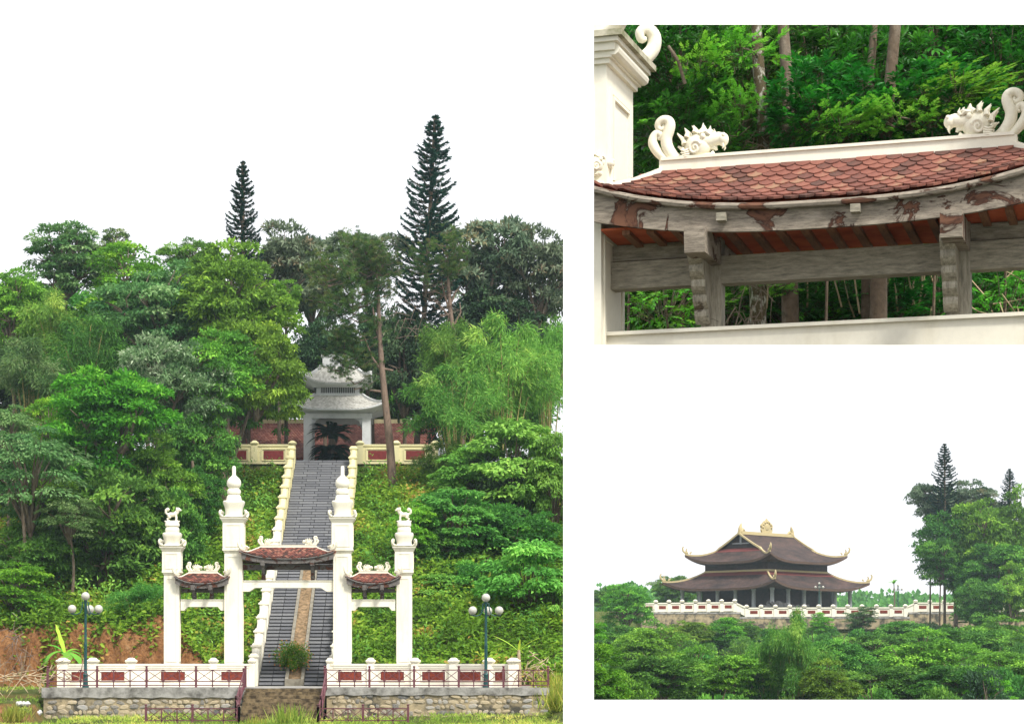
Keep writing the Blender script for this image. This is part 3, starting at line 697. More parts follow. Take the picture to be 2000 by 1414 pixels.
def gate_column(root, x, wl, wu, z0, z1, z2, inner, face):
    """square pillar: shaft to z1, wider box to z2, cornice, finial; local frame of the gate"""
    sh = MB().box((x, 0, (z0+z1)/2), (wl, wl, z1-z0)).build('column', M['cream'], root)
    MB().box((x, 0, z0+0.16), (wl+0.14, wl+0.14, 0.32)).build('plinth', M['cream'], sh)
    mo = MB().box((x, 0, z1+0.03), (wu+0.03, wu+0.03, 0.10)); mo.box((x, 0, z1-0.06), ((wl+wu)/2, (wl+wu)/2, 0.08)); mo.build('collar', M['cream'], sh)
    MB().box((x, 0, (z1+z2)/2+0.04), (wu, wu, z2-z1-0.08)).build('capital_box', M['cream'], sh)
    for sg, ax in ((-1, 'x'), (1, 'x')):
        frame_strips(root, sh, x, sg*wu/2, z1+0.16, z2-0.12, wu-0.26, axis='x')
        frame_strips(root, sh, x, sg*wl/2, z0+1.2, z1-0.28, wl-0.24, axis='x')
    for sg in (-1, 1):
        frame_strips(root, sh, 0, x+sg*wu/2, z1+0.16, z2-0.12, wu-0.26, axis='y')
        frame_strips(root, sh, 0, x+sg*wl/2, z0+1.2, z1-0.28, wl-0.24, axis='y')
    co = MB()
    for dz, e in ((0.03, 0.06), (0.10, 0.14), (0.17, 0.24)): co.box((x, 0, z2+dz), (wu+e, wu+e, 0.07 if dz < 0.17 else 0.06))
    co.build('cornice', M['cream'], sh)
    MB().box((x, 0, z2+0.225), (wu+0.28, wu+0.28, 0.045)).build('cornice_top', M['moss'], sh)
    b = z2+0.25
    if inner:
        prof = [(0.50, 0), (0.47, 0.04), (0.41, 0.08), (0.41, 0.30), (0.44, 0.48), (0.51, 0.66), (0.52, 0.74), (0.49, 0.79), (0.36, 0.80)]
        MB().lathe(prof, (x, 0, b), 28, 5).build('finial_pot', M['cream'], sh, True)
        prof = [(0.36, 0.80), (0.37, 0.84), (0.35, 0.95), (0.33, 1.02), (0.30, 1.07), (0.24, 1.10), (0.31, 1.13), (0.335, 1.22), (0.32, 1.32), (0.25, 1.38), (0.25, 1.41)]
        MB().lathe(prof, (x, 0, b), 28, 3.2).build('finial_ring', M['cream'], sh, True)
        prof = [(0.20, 1.40), (0.29, 1.45), (0.345, 1.57), (0.35, 1.67), (0.32, 1.80), (0.23, 1.92), (0.13, 2.0), (0.09, 2.06), (0.085, 2.45), (0.05, 2.50)]
        MB().lathe(prof, (x, 0, b), 24, 2).build('finial_ball', M['cream'], sh, True)
    else:
        prof = [(0.44, 0), (0.42, 0.04), (0.36, 0.08), (0.37, 0.22), (0.43, 0.42), (0.46, 0.52), (0.45, 0.60), (0.40, 0.64), (0.28, 0.65)]
        MB().lathe(prof, (x, 0, b), 28, 5).build('finial_pot', M['cream'], sh, True)
        prof = [(0.30, 0.65), (0.33, 0.70), (0.335, 0.80), (0.31, 0.88), (0.28, 0.92), (0.34, 0.97), (0.345, 1.04), (0.33, 1.12), (0.31, 1.18)]
        MB().lathe(prof, (x, 0, b), 28, 4).build('finial_ring', M['cream'], sh, True)
        put('lion_statue', LION_ME, sh, (x, 0, b+1.20), (0, 0, 0 if face > 0 else math.pi))
    for sx in (-1, 1):
        for sy in (-1, 1):
            put('corner_scroll', SCROLL_ME, sh, (x+sx*(wu/2+0.03), sy*(wu/2+0.03), b), (0, 0, math.atan2(sy, sx)))
    return sh

GY0 = 110.0
gate = thing('temple_gate', 'cream four-pillared gate with three small red-tiled roofs in front of the long stair', 'gate', (X(563, GY0), GY0, FLOOR))
zl = lambda y: Z(y, GY0)-FLOOR
for s in (-1, 1):
    gate_column(gate, s*2.65, 0.86, 1.02, 0.0, zl(1075), zl(1020), True, 0)
    gate_column(gate, s*5.66, 0.74, 0.90, 0.0, zl(1118), zl(1076), False, -s)
def bay(root, cx, cz, half, posts, wbeam, Ue, Ur, we, lift, run, rise):
    before = set(o.name for o in root.children)
    gate_frame(root, half, posts, wbeam); gate_roof(root, Ue, Ur, run, rise, lift, we, False)
    for o in root.children:
        if o.name not in before: o.location = o.location+Vector((cx, 0, cz))
bay(gate, 0, zl(1135), 2.22, (-1.2, 1.2), (0.55, 0.83), 2.35, 1.32, 1.10, 0.38, 0.80, 0.57)
for s in (-1, 1):
    bay(gate, s*4.16, zl(1172), 1.07, (-0.42, 0.42), (0.38, 0.57), 1.36, 0.66, 0.83, 0.36, 0.70, 0.50)

# ------------------------------------------------------------------ lower terrace
MB().box(((TX0+TX1)/2, 108.2, FLOOR-0.06), (TX1-TX0, 8.2, 0.12)).build('terrace_paving', M['concrete'], kind='structure')
STEPX0, STEPX1 = X(478, 104), X(636, 104)
def irregular(seed):
    r = random.Random(seed); n = r.randint(6, 8)
    pts = []
    for k in range(n):
        a = 2*math.pi*(k+r.uniform(-0.25, 0.25))/n; rr = r.uniform(0.78, 1.05)
        q = (abs(math.cos(a))**3+abs(math.sin(a))**3)**(-1/3)
        pts.append((0.5*rr*q*math.cos(a), 0.5*rr*q*math.sin(a)))
    mb = MB(); m = n
    vs = [(a, 0.0, b) for a, b in pts]+[(a*0.93, -0.6, b*0.93) for a, b in pts]+[(a*0.62+r.uniform(-.04, .04), -1.0+r.uniform(-0.15, 0.1), b*0.62) for a, b in pts]
    fs = [(i, (i+1) % m, m+(i+1) % m, m+i) for i in range(m)]+[(m+i, m+(i+1) % m, 2*m+(i+1) % m, 2*m+i) for i in range(m)]+[tuple(range(2*m, 3*m))]
    return mb.add(vs, fs).mesh('stone', M['stone'])
STONES = [irregular(40+k) for k in range(12)]
def rubble_wall(name, label, xa, xb, y, zb, zt, th, cap_h, seed, rowh=0.24, group=None):
    root = thing(name, label, 'wall', ((xa+xb)/2, y, zb), group=group); r = random.Random(seed)
    wbuild(MB().box(((xa+xb)/2, y+th/2, (zb+zt-cap_h)/2), (xb-xa, th, zt-cap_h-zb)), 'mortar_core', M['mortar'], root)
    if cap_h:
        cp = MB(); n = 24; rows = []
        for i in range(n+1):
            xx = xa-0.08+(xb-xa+0.16)*i/n; w = 0.02*math.sin(i*2.1+seed)
            rows.append([(xx, y-0.07+w*0.3, zt-cap_h-0.04+w*1.6), (xx, y-0.07, zt), (xx, y+th+0.02, zt), (xx, y+th+0.02, zt-cap_h)])
        cp.grid([list(c) for c in zip(*rows)]); wbuild(cp, 'concrete_cap', M['concrete'], root)
    z = zb+rowh*0.4; row = 0
    while z < zt-cap_h-rowh*0.25:
        x = xa+r.uniform(0.05, 0.3)
        while x < xb-0.12:
            w = r.choice((0.2, 0.28, 0.36, 0.5))*r.uniform(0.85, 1.15); h = rowh*r.uniform(0.7, 1.25)
            if r.random() < 0.88:
                put('stone', STONES[r.randrange(12)], root, (x+w/2-root.location.x, 0.01, z-zb+r.uniform(-0.05, 0.05)), (0, r.uniform(-0.25, 0.25), 0), (w*1.04, r.uniform(0.02, 0.055), h))
            x += w
        z += rowh; row += 1
    return root
rubble_wall('retaining_wall', 'rubble retaining wall with grey concrete cap left of the front steps', TX0, STEPX0-0.05, 104.0, -2.95, FLOOR+0.01, 0.5, 0.42, 3)
rubble_wall('retaining_wall', 'blackened rubble retaining wall right of the front steps, under the right lamp post', STEPX1+0.05, TX1, 104.0, -2.95, FLOOR+0.01, 0.5, 0.30, 4)
fs = thing('front_steps', 'stained brown concrete steps rising from the grass to the terrace', 'steps', ((STEPX0+STEPX1)/2, 104, -2.95))
for i in range(9):
    zt = FLOOR-0.02-i*0.155; y0 = 104.4-i*0.36
    wbuild(MB().box(((STEPX0+STEPX1)/2, y0-0.18+1.5, (zt-3.1)/2), (STEPX1-STEPX0, 0.36+3.0, zt+3.1-0.01)), 'step', M['front_step'], fs)
# balustrade of the lower terrace, bowed forward at its ends
def baluster_post(mb, c, w, h):
    mb.box((c[0], c[1], c[2]+h*0.38), (w, w, h*0.76))
    mb.lathe([(w*0.50, h*0.76), (w*0.44, h*0.79), (w*0.62, h*0.84), (w*0.70, h*0.885), (w*0.60, h*0.925), (w*0.46, h*0.94), (w*0.40, h*0.975), (w*0.2, h)], c, 16, 4)
def bal_y(x): return 109.55-3.2*(abs(x-gate.location.x)/11.5)**2
bal = thing('terrace_balustrade', 'low cream balustrade wall with red lattice panels running through the gate pillars', 'balustrade', (gate.location.x, 109.4, FLOOR))
px_posts = [(122, .50), (181, .46), (256, .43), (417, .36), (492, .30), (644, .30), (724, .37), (811, .40), (886, .43), (955, .46), (1003, .5)]
BX = []
for px, w in px_posts:
    x = X(px, 109.0); x = X(px, bal_y(x)); BX.append((x, bal_y(x), w))
for x, y, w in BX:
    m = MB(); baluster_post(m, (x, y, FLOOR), w, Z(1284, y)-FLOOR); wbuild(m, 'post', M['cream'], bal, smooth=True)
for a, b in zip(BX[:-1], BX[1:]):
    if a[0] < -6.3 < b[0]: continue
    for gx in [gate.location.x+s for s in (-5.66, -2.65, 2.65, 5.66)]: pass
    A, B = Vector((a[0], a[1], FLOOR)), Vector((b[0], b[1], FLOOR)); d = (B-A); L = d.length; d.normalize(); rz = math.atan2(d.y, d.x)
    c = (A+B)/2; h = Z(1296, 109)-FLOOR
    wall = MB().box(c+Vector((0, 0, h/2-0.03)), (L-0.1, 0.20, h-0.06), rz); pw = wbuild(wall, 'panel_wall', M['cream'], bal)
    cp = MB().box(c+Vector((0, 0, h-0.04)), (L-0.1, 0.32, 0.09), rz); cp.box(c+Vector((0, 0, h-0.14)), (L-0.1, 0.26, 0.09), rz); cp.box(c+Vector((0, 0, 0.09)), (L-0.1, 0.28, 0.18), rz)
    wbuild(cp, 'coping', M['cream'], bal)
    if L > 1.1:
        pl = min(1.15, L-0.75); nrm = Vector((math.sin(rz), -math.cos(rz), 0))
        q = c+Vector((0, 0, h*0.47))+nrm*0.09
        fr = MB()
        for o, s in ((Vector((0, 0, 0.24)), (pl+0.14, 0.06, 0.06)), (Vector((0, 0, -0.24)), (pl+0.14, 0.06, 0.06)), (d*(pl/2+0.04), (0.06, 0.06, 0.42)), (d*(-pl/2-0.04), (0.06, 0.06, 0.42))): fr.box(q+nrm*0.02+o, s, rz)
        wbuild(fr, 'panel_frame', M['cream'], bal)
        lt = wbuild(MB().box(q, (pl, 0.05, 0.42), rz), 'lattice_panel', M['red_panel'], bal)
        for k in range(9):
            bar = MB().bar(q+d*(-pl/2+pl*(k+0.5)/9)+Vector((0, 0, -0.2))+nrm*0.03, q+d*(-pl/2+pl*(k+0.5)/9)+Vector((0, 0, 0.2))+nrm*0.03, 0.03)
            if k % 3 == 0: wbuild(bar, 'lattice_bar', M['red_panel'], bal, lt)

# ------------------------------------------------------------------ plum iron railings
def railing(name, label, pts, h, npan, group='plum iron railings'):
    """pts: polyline of base points; each leg is divided into panels of crossed bars"""
    root = thing(name, label, 'railing', tuple(pts[0]), group=group)
    for (a, b), n in zip(zip(pts[:-1], pts[1:]), npan):
        a, b = Vector(a), Vector(b); up = Vector((0, 0, 1))
        for fr, nm in ((0.97, 'top_rail'), (0.34, 'middle_rail'), (0.12, 'bottom_rail')):
            wbuild(MB().bar(a+up*h*fr, b+up*h*fr, 0.05, 0.045), nm, M['iron'], root)
        for k in range(n+1):
            p = a.lerp(b, k/n)
            if k % 3 == 0 or k == n:
                m = MB().box(p+up*h*0.53, (0.10, 0.10, h*1.06)); m.lathe([(0.05, h*1.06), (0.03, h*1.09), (0.065, h*1.14), (0.05, h*1.19), (0.01, h*1.21)], p, 8)
                wbuild(m, 'post', M['iron'], root)
            else: wbuild(MB().box(p+up*h*0.5, (0.05, 0.05, h*0.96)), 'upright', M['iron'], root)
            if k < n:
                q = a.lerp(b, (k+1)/n)
                for s, t in ((0.34, 0.97), (0.97, 0.34)):
                    wbuild(MB().bar(p+up*h*s, q+up*h*t, 0.028, 0.028), 'cross_bar', M['iron'], root)
    return root
RH = 0.83
fz = FLOOR+0.02
railing('iron_railing', 'plum iron railing along the terrace edge left of the front steps', [(X(92, 104), 104.15, fz), (X(479, 104), 104.15, fz)], RH, [12])
railing('iron_railing', 'plum iron railing along the terrace edge right of the front steps', [(X(634, 104), 104.15, fz), (X(1071, 104), 104.15, fz)], RH, [15])
yl = 98.6; zlow = Z(1419, yl)
railing('iron_railing', 'lower plum iron railing on the grass left of the steps, turning up the stair', [(X(285, yl), yl, zlow), (X(467, yl), yl, zlow), (STEPX0-0.16, 101.0, -2.55), (STEPX0-0.04, 103.9, fz-0.1)], RH, [6, 2, 2])
railing('iron_railing', 'lower plum iron railing on the grass right of the steps, turning up the stair', [(X(797, yl), yl, zlow), (X(621, yl), yl, zlow), (STEPX1-0.10, 101.0, -2.55), (STEPX1+0.02, 103.9, fz-0.1)], RH, [6, 2, 2])

# ------------------------------------------------------------------ lamp posts
def globe_lamp(name, label, base, h, sc=1.0, group=None):
    root = thing(name, label, 'lamp post', base, group=group)
    m = MB().lathe([(0.16, 0), (0.16, 0.1), (0.12, 0.14), (0.11, 0.55), (0.13, 0.6), (0.09, 0.66), (0.075, 0.9), (0.075, h*0.45), (0.085, h*0.46), (0.065, h*0.48), (0.055, h-0.25), (0.07, h-0.22), (0.05, h-0.18)], (0, 0, 0), 12)
    m.build('pole', M['lamp_green'], root, True)
    tops = [(0, 0, h, 0)]
    for k, a in enumerate((math.pi*1.02, -0.06, math.pi*0.44)):
        ca, sa = math.cos(a), math.sin(a)
        pth = [(0.05*ca, 0.05*sa, h-0.25), (0.13*ca, 0.13*sa, h-0.28), (0.16*ca, 0.16*sa, h-0.55), (0.24*ca, 0.24*sa, h-0.78), (0.42*ca, 0.42*sa, h-0.85), (0.62*ca, 0.62*sa, h-0.84)]
        MB().tube([(p[0]*sc, p[1]*sc, p[2]) for p in pth], 0.026, 8).build('arm', M['lamp_green'], root, True)
        tops.append((0.62*ca*sc, 0.62*sa*sc, h-0.60, k))
    for x, y, z, k in tops:
        ho = MB().lathe([(0.05, -0.25), (0.09, -0.22), (0.07, -0.18), (0.07, -0.16)], (x, y, z), 10).build('lamp_holder', M['lamp_green'], root, True)
        MB().ball((x, y, z), 0.20, 20, 14).build('globe', M['globe'], root, True)
globe_lamp('lamp_post', 'dark teal lamp post with four white globes beside the banana plant', (X(167, 105.5), 105.5, FLOOR), Z(1164, 105.5)-FLOOR)
globe_lamp('lamp_post', 'dark teal lamp post with four white globes at the right end of the terrace', (X(949, 105.5), 105.5, FLOOR), Z(1167, 105.5)-FLOOR)

# ------------------------------------------------------------------ long stair
stair = thing('stone_stair', 'long grey stone stair climbing the hill behind the gate', 'stair', ((STX0+STX1)/2, SY0, FLOOR))
PLX0, PLX1 = -6.58, -5.64; NLOW = 37
core = MB()
for i in range(NSTEP):
    y0 = SY0+i*RUN; z1 = FLOOR+(i+1)*RISE
    if i < NLOW:
        for a, b in ((STX0, PLX0), (PLX1, STX1)): core.box(((a+b)/2, y0+RUN*1.5+0.02, z1-0.10-RISE), (b-a, RUN*3, RISE*2+0.06))
    else: core.box(((STX0+STX1)/2, y0+RUN*1.5+0.02, z1-0.10-RISE), (STX1-STX0, RUN*3, RISE*2+0.06))
wbuild(core, 'stair_body', M['riser_gap'], stair)
slab_cache = {}
def slab(w):
    k = round(w, 3)
    if k not in slab_cache: slab_cache[k] = MB().box((0, 0, 0.02), (k-0.035, RUN+0.06, RISE-0.068)).mesh('step_slab', M['step'])
    return slab_cache[k]
for i in range(NSTEP):
    y0 = SY0+i*RUN; zc = FLOOR+(i+0.5)*RISE
    rows = []
    if i < NLOW:
        for a, b in ((STX0, PLX0), (PLX1, STX1)): rows += [(a, (a+b)/2), ((a+b)/2, b)]
    else:
        o = (0.0 if i % 2 else 0.5)*0.9; c = [STX0, STX0+0.62+o*0.55, STX0+1.5+o*0.5, STX0+2.4+o*0.55, STX1]
        rows = list(zip(c[:-1], c[1:]))
    for a, b in rows:
        put('step_slab', slab(b-a), stair, ((a+b)/2-stair.location.x, y0+RUN/2-0.03-SY0+rnd.uniform(-0.012, 0.012), zc-FLOOR+0.006), (0, rnd.uniform(-0.004, 0.004), 0))
# planting bed between the two lower flights
bed = thing('stair_planter', 'long narrow earth bed with concrete kerbs between the two stair flights', 'planter', ((PLX0+PLX1)/2, SY0, FLOOR))
yb = SY0+NLOW*RUN; zb2 = FLOOR+NLOW*RISE
for x in (PLX0+0.08, PLX1-0.08):
    m = MB(); a = Vector((x, SY0-0.1, FLOOR+0.30)); b = Vector((x, yb, zb2+0.18))
    m.prism([(a.y, FLOOR-0.02), (a.y, a.z), (b.y, b.z), (b.y, b.z-0.9)], (0, 1, 0), (0, 0, 1), (1, 0, 0), (x, 0, 0), -0.08, 0.08); wbuild(m, 'kerb', M['kerb'], bed)
wbuild(MB().box(((PLX0+PLX1)/2, SY0-0.12, FLOOR+0.17), (PLX1-PLX0, 0.14, 0.36)), 'front_kerb', M['kerb'], bed)
m = MB(); n = 40; rows = []
for i in range(n+1):
    y = SY0-0.05+(yb-SY0+0.05)*i/n; z = FLOOR+0.16+(zb2-FLOOR-0.06)*i/n
    rows.append([(PLX0+0.1+(PLX1-PLX0-0.2)*k/5, y, z+rnd.uniform(-0.05, 0.06)) for k in range(6)])
m.grid(rows); wbuild(m, 'soil', plain('planter_soil', (0.10, 0.07, 0.035), (0.30, 0.20, 0.11), 4, 0.95, 0.6, bdist=0.05), bed)
# parapets of the stair: a post every few steps, a sloping coped wall between
for sx, xx, lab in ((-1, STX0-0.23, 'left'), (1, STX1+0.23, 'right')):
    par = thing('stair_parapet', 'stepped cream parapet with capped posts along the %s side of the long stair' % lab, 'parapet', (xx, SY0, FLOOR))
    every = 4; np_ = NSTEP//every
    ps = [(SY0+0.0+k*every*RUN, FLOOR+k*every*RISE) for k in range(np_+1)]
    hp = 1.42
    for k, (y, z) in enumerate(ps):
        m = MB(); m.box((xx, y, z+hp*0.42-0.25), (0.44, 0.50, hp*0.84+0.5)); m.box((xx, y, z+hp*0.87), (0.56, 0.62, 0.09)); m.box((xx, y, z+hp*0.94), (0.46, 0.5, 0.11), 0, None, 0.72)
        if k == 0: m = MB(); m.box((xx, y, z+0.72), (0.40, 0.44, 1.44)); m.box((xx, y, z+1.48), (0.50, 0.54, 0.10)); m.box((xx, y, z+1.57), (0.40, 0.44, 0.1), 0, None, 0.7)
        wbuild(m, 'post', M['cream'] if k < 11 else M['yellow'], par)
    for k, ((ya, za), (y2, z2)) in enumerate(zip(ps[:-1], ps[1:])):
        m = MB(); ya += 0.18; y2 -= 0.18
        m.prism([(ya, za-0.4), (ya, za+1.02), (y2, za+1.02+(z2-za)*0.9), (y2, z2-0.4)], (0, 1, 0), (0, 0, 1), (1, 0, 0), (xx, 0, 0), -0.19, 0.19)
        m.tube([(xx, ya, za+1.04), (xx, (ya+y2)/2, za+1.06+(z2-za)*0.45), (xx, y2, za+1.04+(z2-za)*0.9)], 0.21, 10)
        wbuild(m, 'panel_wall', M['cream'] if k < 11 else M['yellow'], par)

# ------------------------------------------------------------------ upper terrace: parapet walls, gatehouse, hall roof
UY = 147.0
put('upper_terrace', MB().box((-6, UY+10.5, STOP-0.09), (26, 21, 0.12)).mesh('upper_terrace', M['concrete']), kind='structure')
def upper_parapet(lab, xs, panels, label):
    root = thing('terrace_parapet', label, 'parapet', (xs[0], UY, STOP-1.6))
    xa, xb = min(xs), max(xs)
    z0, z1 = Z(906, UY), Z(868, UY)
    wbuild(MB().box(((xa+xb)/2, UY+0.12, (z0+z1)/2-0.05), (xb-xa, 0.24, z1-z0-0.1)), 'wall', M['yellow'], root)
    c = MB().box(((xa+xb)/2, UY+0.12, z1-0.05), (xb-xa, 0.36, 0.12)); c.box(((xa+xb)/2, UY+0.12, z0+0.1), (xb-xa, 0.34, 0.2)); wbuild(c, 'coping', M['yellow'], root)
    wbuild(MB().box(((xa+xb)/2, UY+0.2, z0-0.62), (xb-xa+0.1, 0.3, 1.25)), 'stone_base', M['mortar'], root)
    for x in xs:
        m = MB(); baluster_post(m, (x, UY+0.12, z0), 0.42, Z(860, UY)-z0); wbuild(m, 'post', M['yellow'], root, smooth=True)
    for a, b in panels:
        xa, xb = X(a, UY), X(b, UY); za, zc = Z(897, UY), Z(880, UY)
        wbuild(MB().box(((xa+xb)/2, UY-0.01, (za+zc)/2), (xb-xa, 0.03, zc-za)), 'lattice_panel', M['maroon'], root)
        fr = MB(); w = xb-xa+0.24; h = zc-za+0.24; cx, cz = (xa+xb)/2, (za+zc)/2
        fr.box((cx, UY-0.02, cz+h/2), (w, 0.06, 0.08)); fr.box((cx, UY-0.02, cz-h/2), (w, 0.06, 0.08)); fr.box((cx-w/2, UY-0.02, cz), (0.08, 0.06, h-0.09)); fr.box((cx+w/2, UY-0.02, cz), (0.08, 0.06, h-0.09))
        wbuild(fr, 'panel_frame', M['yellow'], root)
upper_parapet('l', [X(420, UY), X(497, UY), X(571, UY)], [(446, 481), (515, 554)], 'yellow parapet wall with maroon lattice panels left of the stair top')
upper_parapet('r', [X(703, UY), X(774, UY), X(850, UY)], [(719, 755), (793, 830)], 'yellow parapet wall with maroon lattice panels behind the pine trunk')
def curved_hip_roof(mb, cx, cy, L, W, Lr, Wr, ze, zr, lift, sides=True, n=12, pw=1.25, tile=None, tint=None):
    """skirt or hip roof: eave rectangle L x W at ze rising to Lr x Wr at zr with up-turned corners; returns the corner curves"""
    def pt(side, k, t):
        hl, hw = L/2+(Lr/2-L/2)*t, W/2+(Wr/2-W/2)*t
        z = ze+(zr-ze)*t**pw+lift*abs(k)**4*(1-t)**2
        ex = 1+0.03*abs(k)**4*(1-t)**2
        if side == 0: return Vector((cx+k*hl*ex, cy-hw*ex, z))
        if side == 1: return Vector((cx+hl*ex, cy+k*hw*ex, z))
        if side == 2: return Vector((cx-k*hl*ex, cy+hw*ex, z))
        return Vector((cx-hl*ex, cy-k*hw*ex, z))
    for side in range(4):
        mb.grid([[pt(side, -1+2*j/(2*n), i/n) for j in range(2*n+1)] for i in range(n+1)])
    return pt
PY0 = 151.0
gh = thing('gatehouse', 'pale two-tiered gatehouse with white-tiled curved roofs at the stair top', 'building', (X(661, PY0), PY0, STOP))
gx = X(661, PY0); colx = [X(604, PY0), X(717, PY0)]
for x in colx:
    for y in (PY0-1.7, PY0+1.7):
        m = MB().box((x, y, (STOP+Z(815, PY0))/2), (0.56, 0.56, Z(815, PY0)-STOP)); m.box((x, y, STOP+0.12), (0.7, 0.7, 0.24)); wbuild(m, 'column', M['pav_white'], gh)
for y in (PY0-1.7, PY0+1.7):
    for sg, x in ((1, colx[0]+0.28), (-1, colx[1]-0.28)):
        wbuild(MB().prism([(0, 0), (0.5*sg, 0), (0.42*sg, -0.12), (0.22*sg, -0.18), (0.12*sg, -0.42), (0, -0.5)], (1, 0, 0), (0, 0, 1), (0, 1, 0), (x, y, Z(822, PY0)), -0.12, 0.12), 'corbel', M['pav_white'], gh)
wbuild(MB().box((gx, PY0, Z(818, PY0)), (4.6, 4.0, 0.35)), 'beam', M['pav_white'], gh)
def gh_roof(zpx_e, zpx_r, L, Lr, lift, nm):
    ze, zr = Z(zpx_e, PY0), Z(zpx_r, PY0)
    m = MB(); pt = curved_hip_roof(m, gx, PY0, L, L*0.82, Lr, Lr*0.7, ze, zr, lift)
    r = wbuild(m, nm, M['pav_white'], gh)
    t = MB()
    Rws = 12
    for i in range(Rws):
        for side in (0, 1, 3):
            for j in range(30):
                k = -0.98+1.96*(j+(0.5 if i % 2 else 0))/30
                if abs(k) > 0.98: continue
                p = pt(side, k, (i+0.2)/Rws); q = pt(side, k, min(1, (i+1.2)/Rws)); p2 = pt(side, min(1, k+0.03), (i+0.2)/Rws)
                ds = (p-q).normalized(); du = (p2-p).normalized(); nr = du.cross(-ds).normalized()
                if nr.z < 0: nr = -nr; du = -du
                R = Matrix((du, -ds, nr)).transposed() @ Matrix.Rotation(-0.07, 3, 'X')
                sc = (L*0.97)*(1-0.4*i/Rws)/30/TW
                t.add([R @ Vector((v[0]*sc, v[1]*1.25, v[2]*1.3))+q+nr*0.012 for v in TILE_MB.v], TILE_MB.f, 0.35+0.5*rnd.random())
    wbuild(t, 'tile_courses', M['tile_grey'], gh, r, kind='stuff')
    for sx in (-1, 1):
        for side, k in ((0, sx),):
            hip = [pt(0, sx, tt/6) for tt in range(7)]
            wbuild(MB().sweep(hip, 0.2, 0.16, 0.0), 'hip_ridge', M['pav_white'], gh, r)
    band = MB()
    for side in (0, 1, 2, 3):
        band.tube([pt(side, -1+k/8, 0.0)-Vector((0, 0, 0.06)) for k in range(17)], 0.085, 6)
        rows = [[pt(side, -1+k/8, 0.0)-Vector((0, 0, 0.10)) for k in range(17)], [Vector((gx, PY0, ze-0.28))+(pt(side, -1+k/8, 0.55)-Vector((gx, PY0, 0)))*1.0-Vector((0, 0, pt(side, -1+k/8, 0.55).z)) for k in range(17)]]
        band.grid(rows)
    wbuild(band, 'eave_soffit', M['pav_white'], gh, r)
    return r
gh_roof(806, 776, 6.1, 3.2, 0.45, 'lower_roof')
gh_roof(753, 720, 4.3, 2.3, 0.6, 'upper_roof')
m = MB().box((gx+0.05, PY0, Z(744, PY0)), (2.7, 2.2, 0.5)); m.box((gx+0.05, PY0, Z(775, PY0)), (3.1, 2.4, 0.22)); wbuild(m, 'upper_storey', M['pav_white'], gh)
for sx in (-1, 1): wbuild(MB().box((gx+sx*1.28, PY0-0.95, Z(765, PY0)), (0.3, 0.3, 0.8)), 'storey_post', M['pav_white'], gh)
bl = MB().box((0, 0, 0), (0.055, 0.055, 0.58)).mesh('baluster', M['pav_white'])
for k in range(19): put('baluster', bl, gh, (0.05-1.1+k*2.2/18, -1.0, Z(766, PY0)-STOP))
wbuild(MB().box((gx, PY0-0.3, Z(766, PY0)), (2.6, 0.9, 0.62)), 'interior_shade_block', M['riser_gap'], gh)  # solid near-black block; its colour stands in for shade behind the balusters
wbuild(MB().box((gx, PY0, Z(709, PY0)), (2.1, 0.8, 0.6)).box((gx, PY0, Z(696, PY0)), (2.3, 0.6, 0.2)), 'top_ridge', M['pav_white'], gh)
hb = thing('temple_hall', 'long low hall with pinkish red tiled roof behind the gatehouse', 'building', (X(640, 166), 166, STOP))
hx0, hx1 = X(425, 166), X(850, 166)
rf = MB(); ya, yb_ = 160.0, 166.0
za, zb_ = Z(897, 160), Z(828, 166)
rf.grid([[Vector((hx0+(hx1-hx0)*k/20, ya+(yb_-ya)*i/8, za+(zb_-za)*(i/8)**1.1)) for k in range(21)] for i in range(9)])
rf.grid([[Vector((hx0+(hx1-hx0)*k/20, 172-(172-yb_)*i/8, za+(zb_-za)*(i/8)**1.1)) for k in range(21)] for i in range(9)][::-1])
hr = wbuild(rf, 'roof', M['red_board'], hb)
t = MB(); nr_, nk = 26, 76
for i in range(nr_):
    f0 = i/nr_
    p0 = Vector((0, ya+(yb_-ya)*f0, za+(zb_-za)*f0**1.1)); f1 = (i+1.25)/nr_; p1 = Vector((0, ya+(yb_-ya)*f1, za+(zb_-za)*f1**1.1))
    ds = (p0-p1).normalized(); nrm = Vector((0, ds.z, -ds.y)); nrm = nrm if nrm.z > 0 else -nrm
    R = Matrix((Vector((1, 0, 0)), -ds, nrm)).transposed() @ Matrix.Rotation(-0.10, 3, 'X')
    for k in range(nk):
        xx = hx0+(hx1-hx0)*(k+(0.5 if i % 2 else 0.0)+0.25)/nk
        t.add([R @ Vector((v[0]*1.35, v[1]*1.6, v[2]*2))+Vector((xx, p1.y, p1.z+0.05)) for v in TILE_MB.v], TILE_MB.f, 0.45+0.5*rnd.random())
wbuild(t, 'tile_courses', M['tile_t'], hb, hr, kind='stuff')
wbuild(MB().box(((hx0+hx1)/2, 166, zb_+0.15), (hx1-hx0, 0.3, 0.36)), 'ridge', M['yellow'], hb)
wbuild(MB().box(((hx0+hx1)/2, 166, (STOP+za)/2), (hx1-hx0-1, 10.5, za-STOP+0.5)), 'wall', M['maroon'], hb)
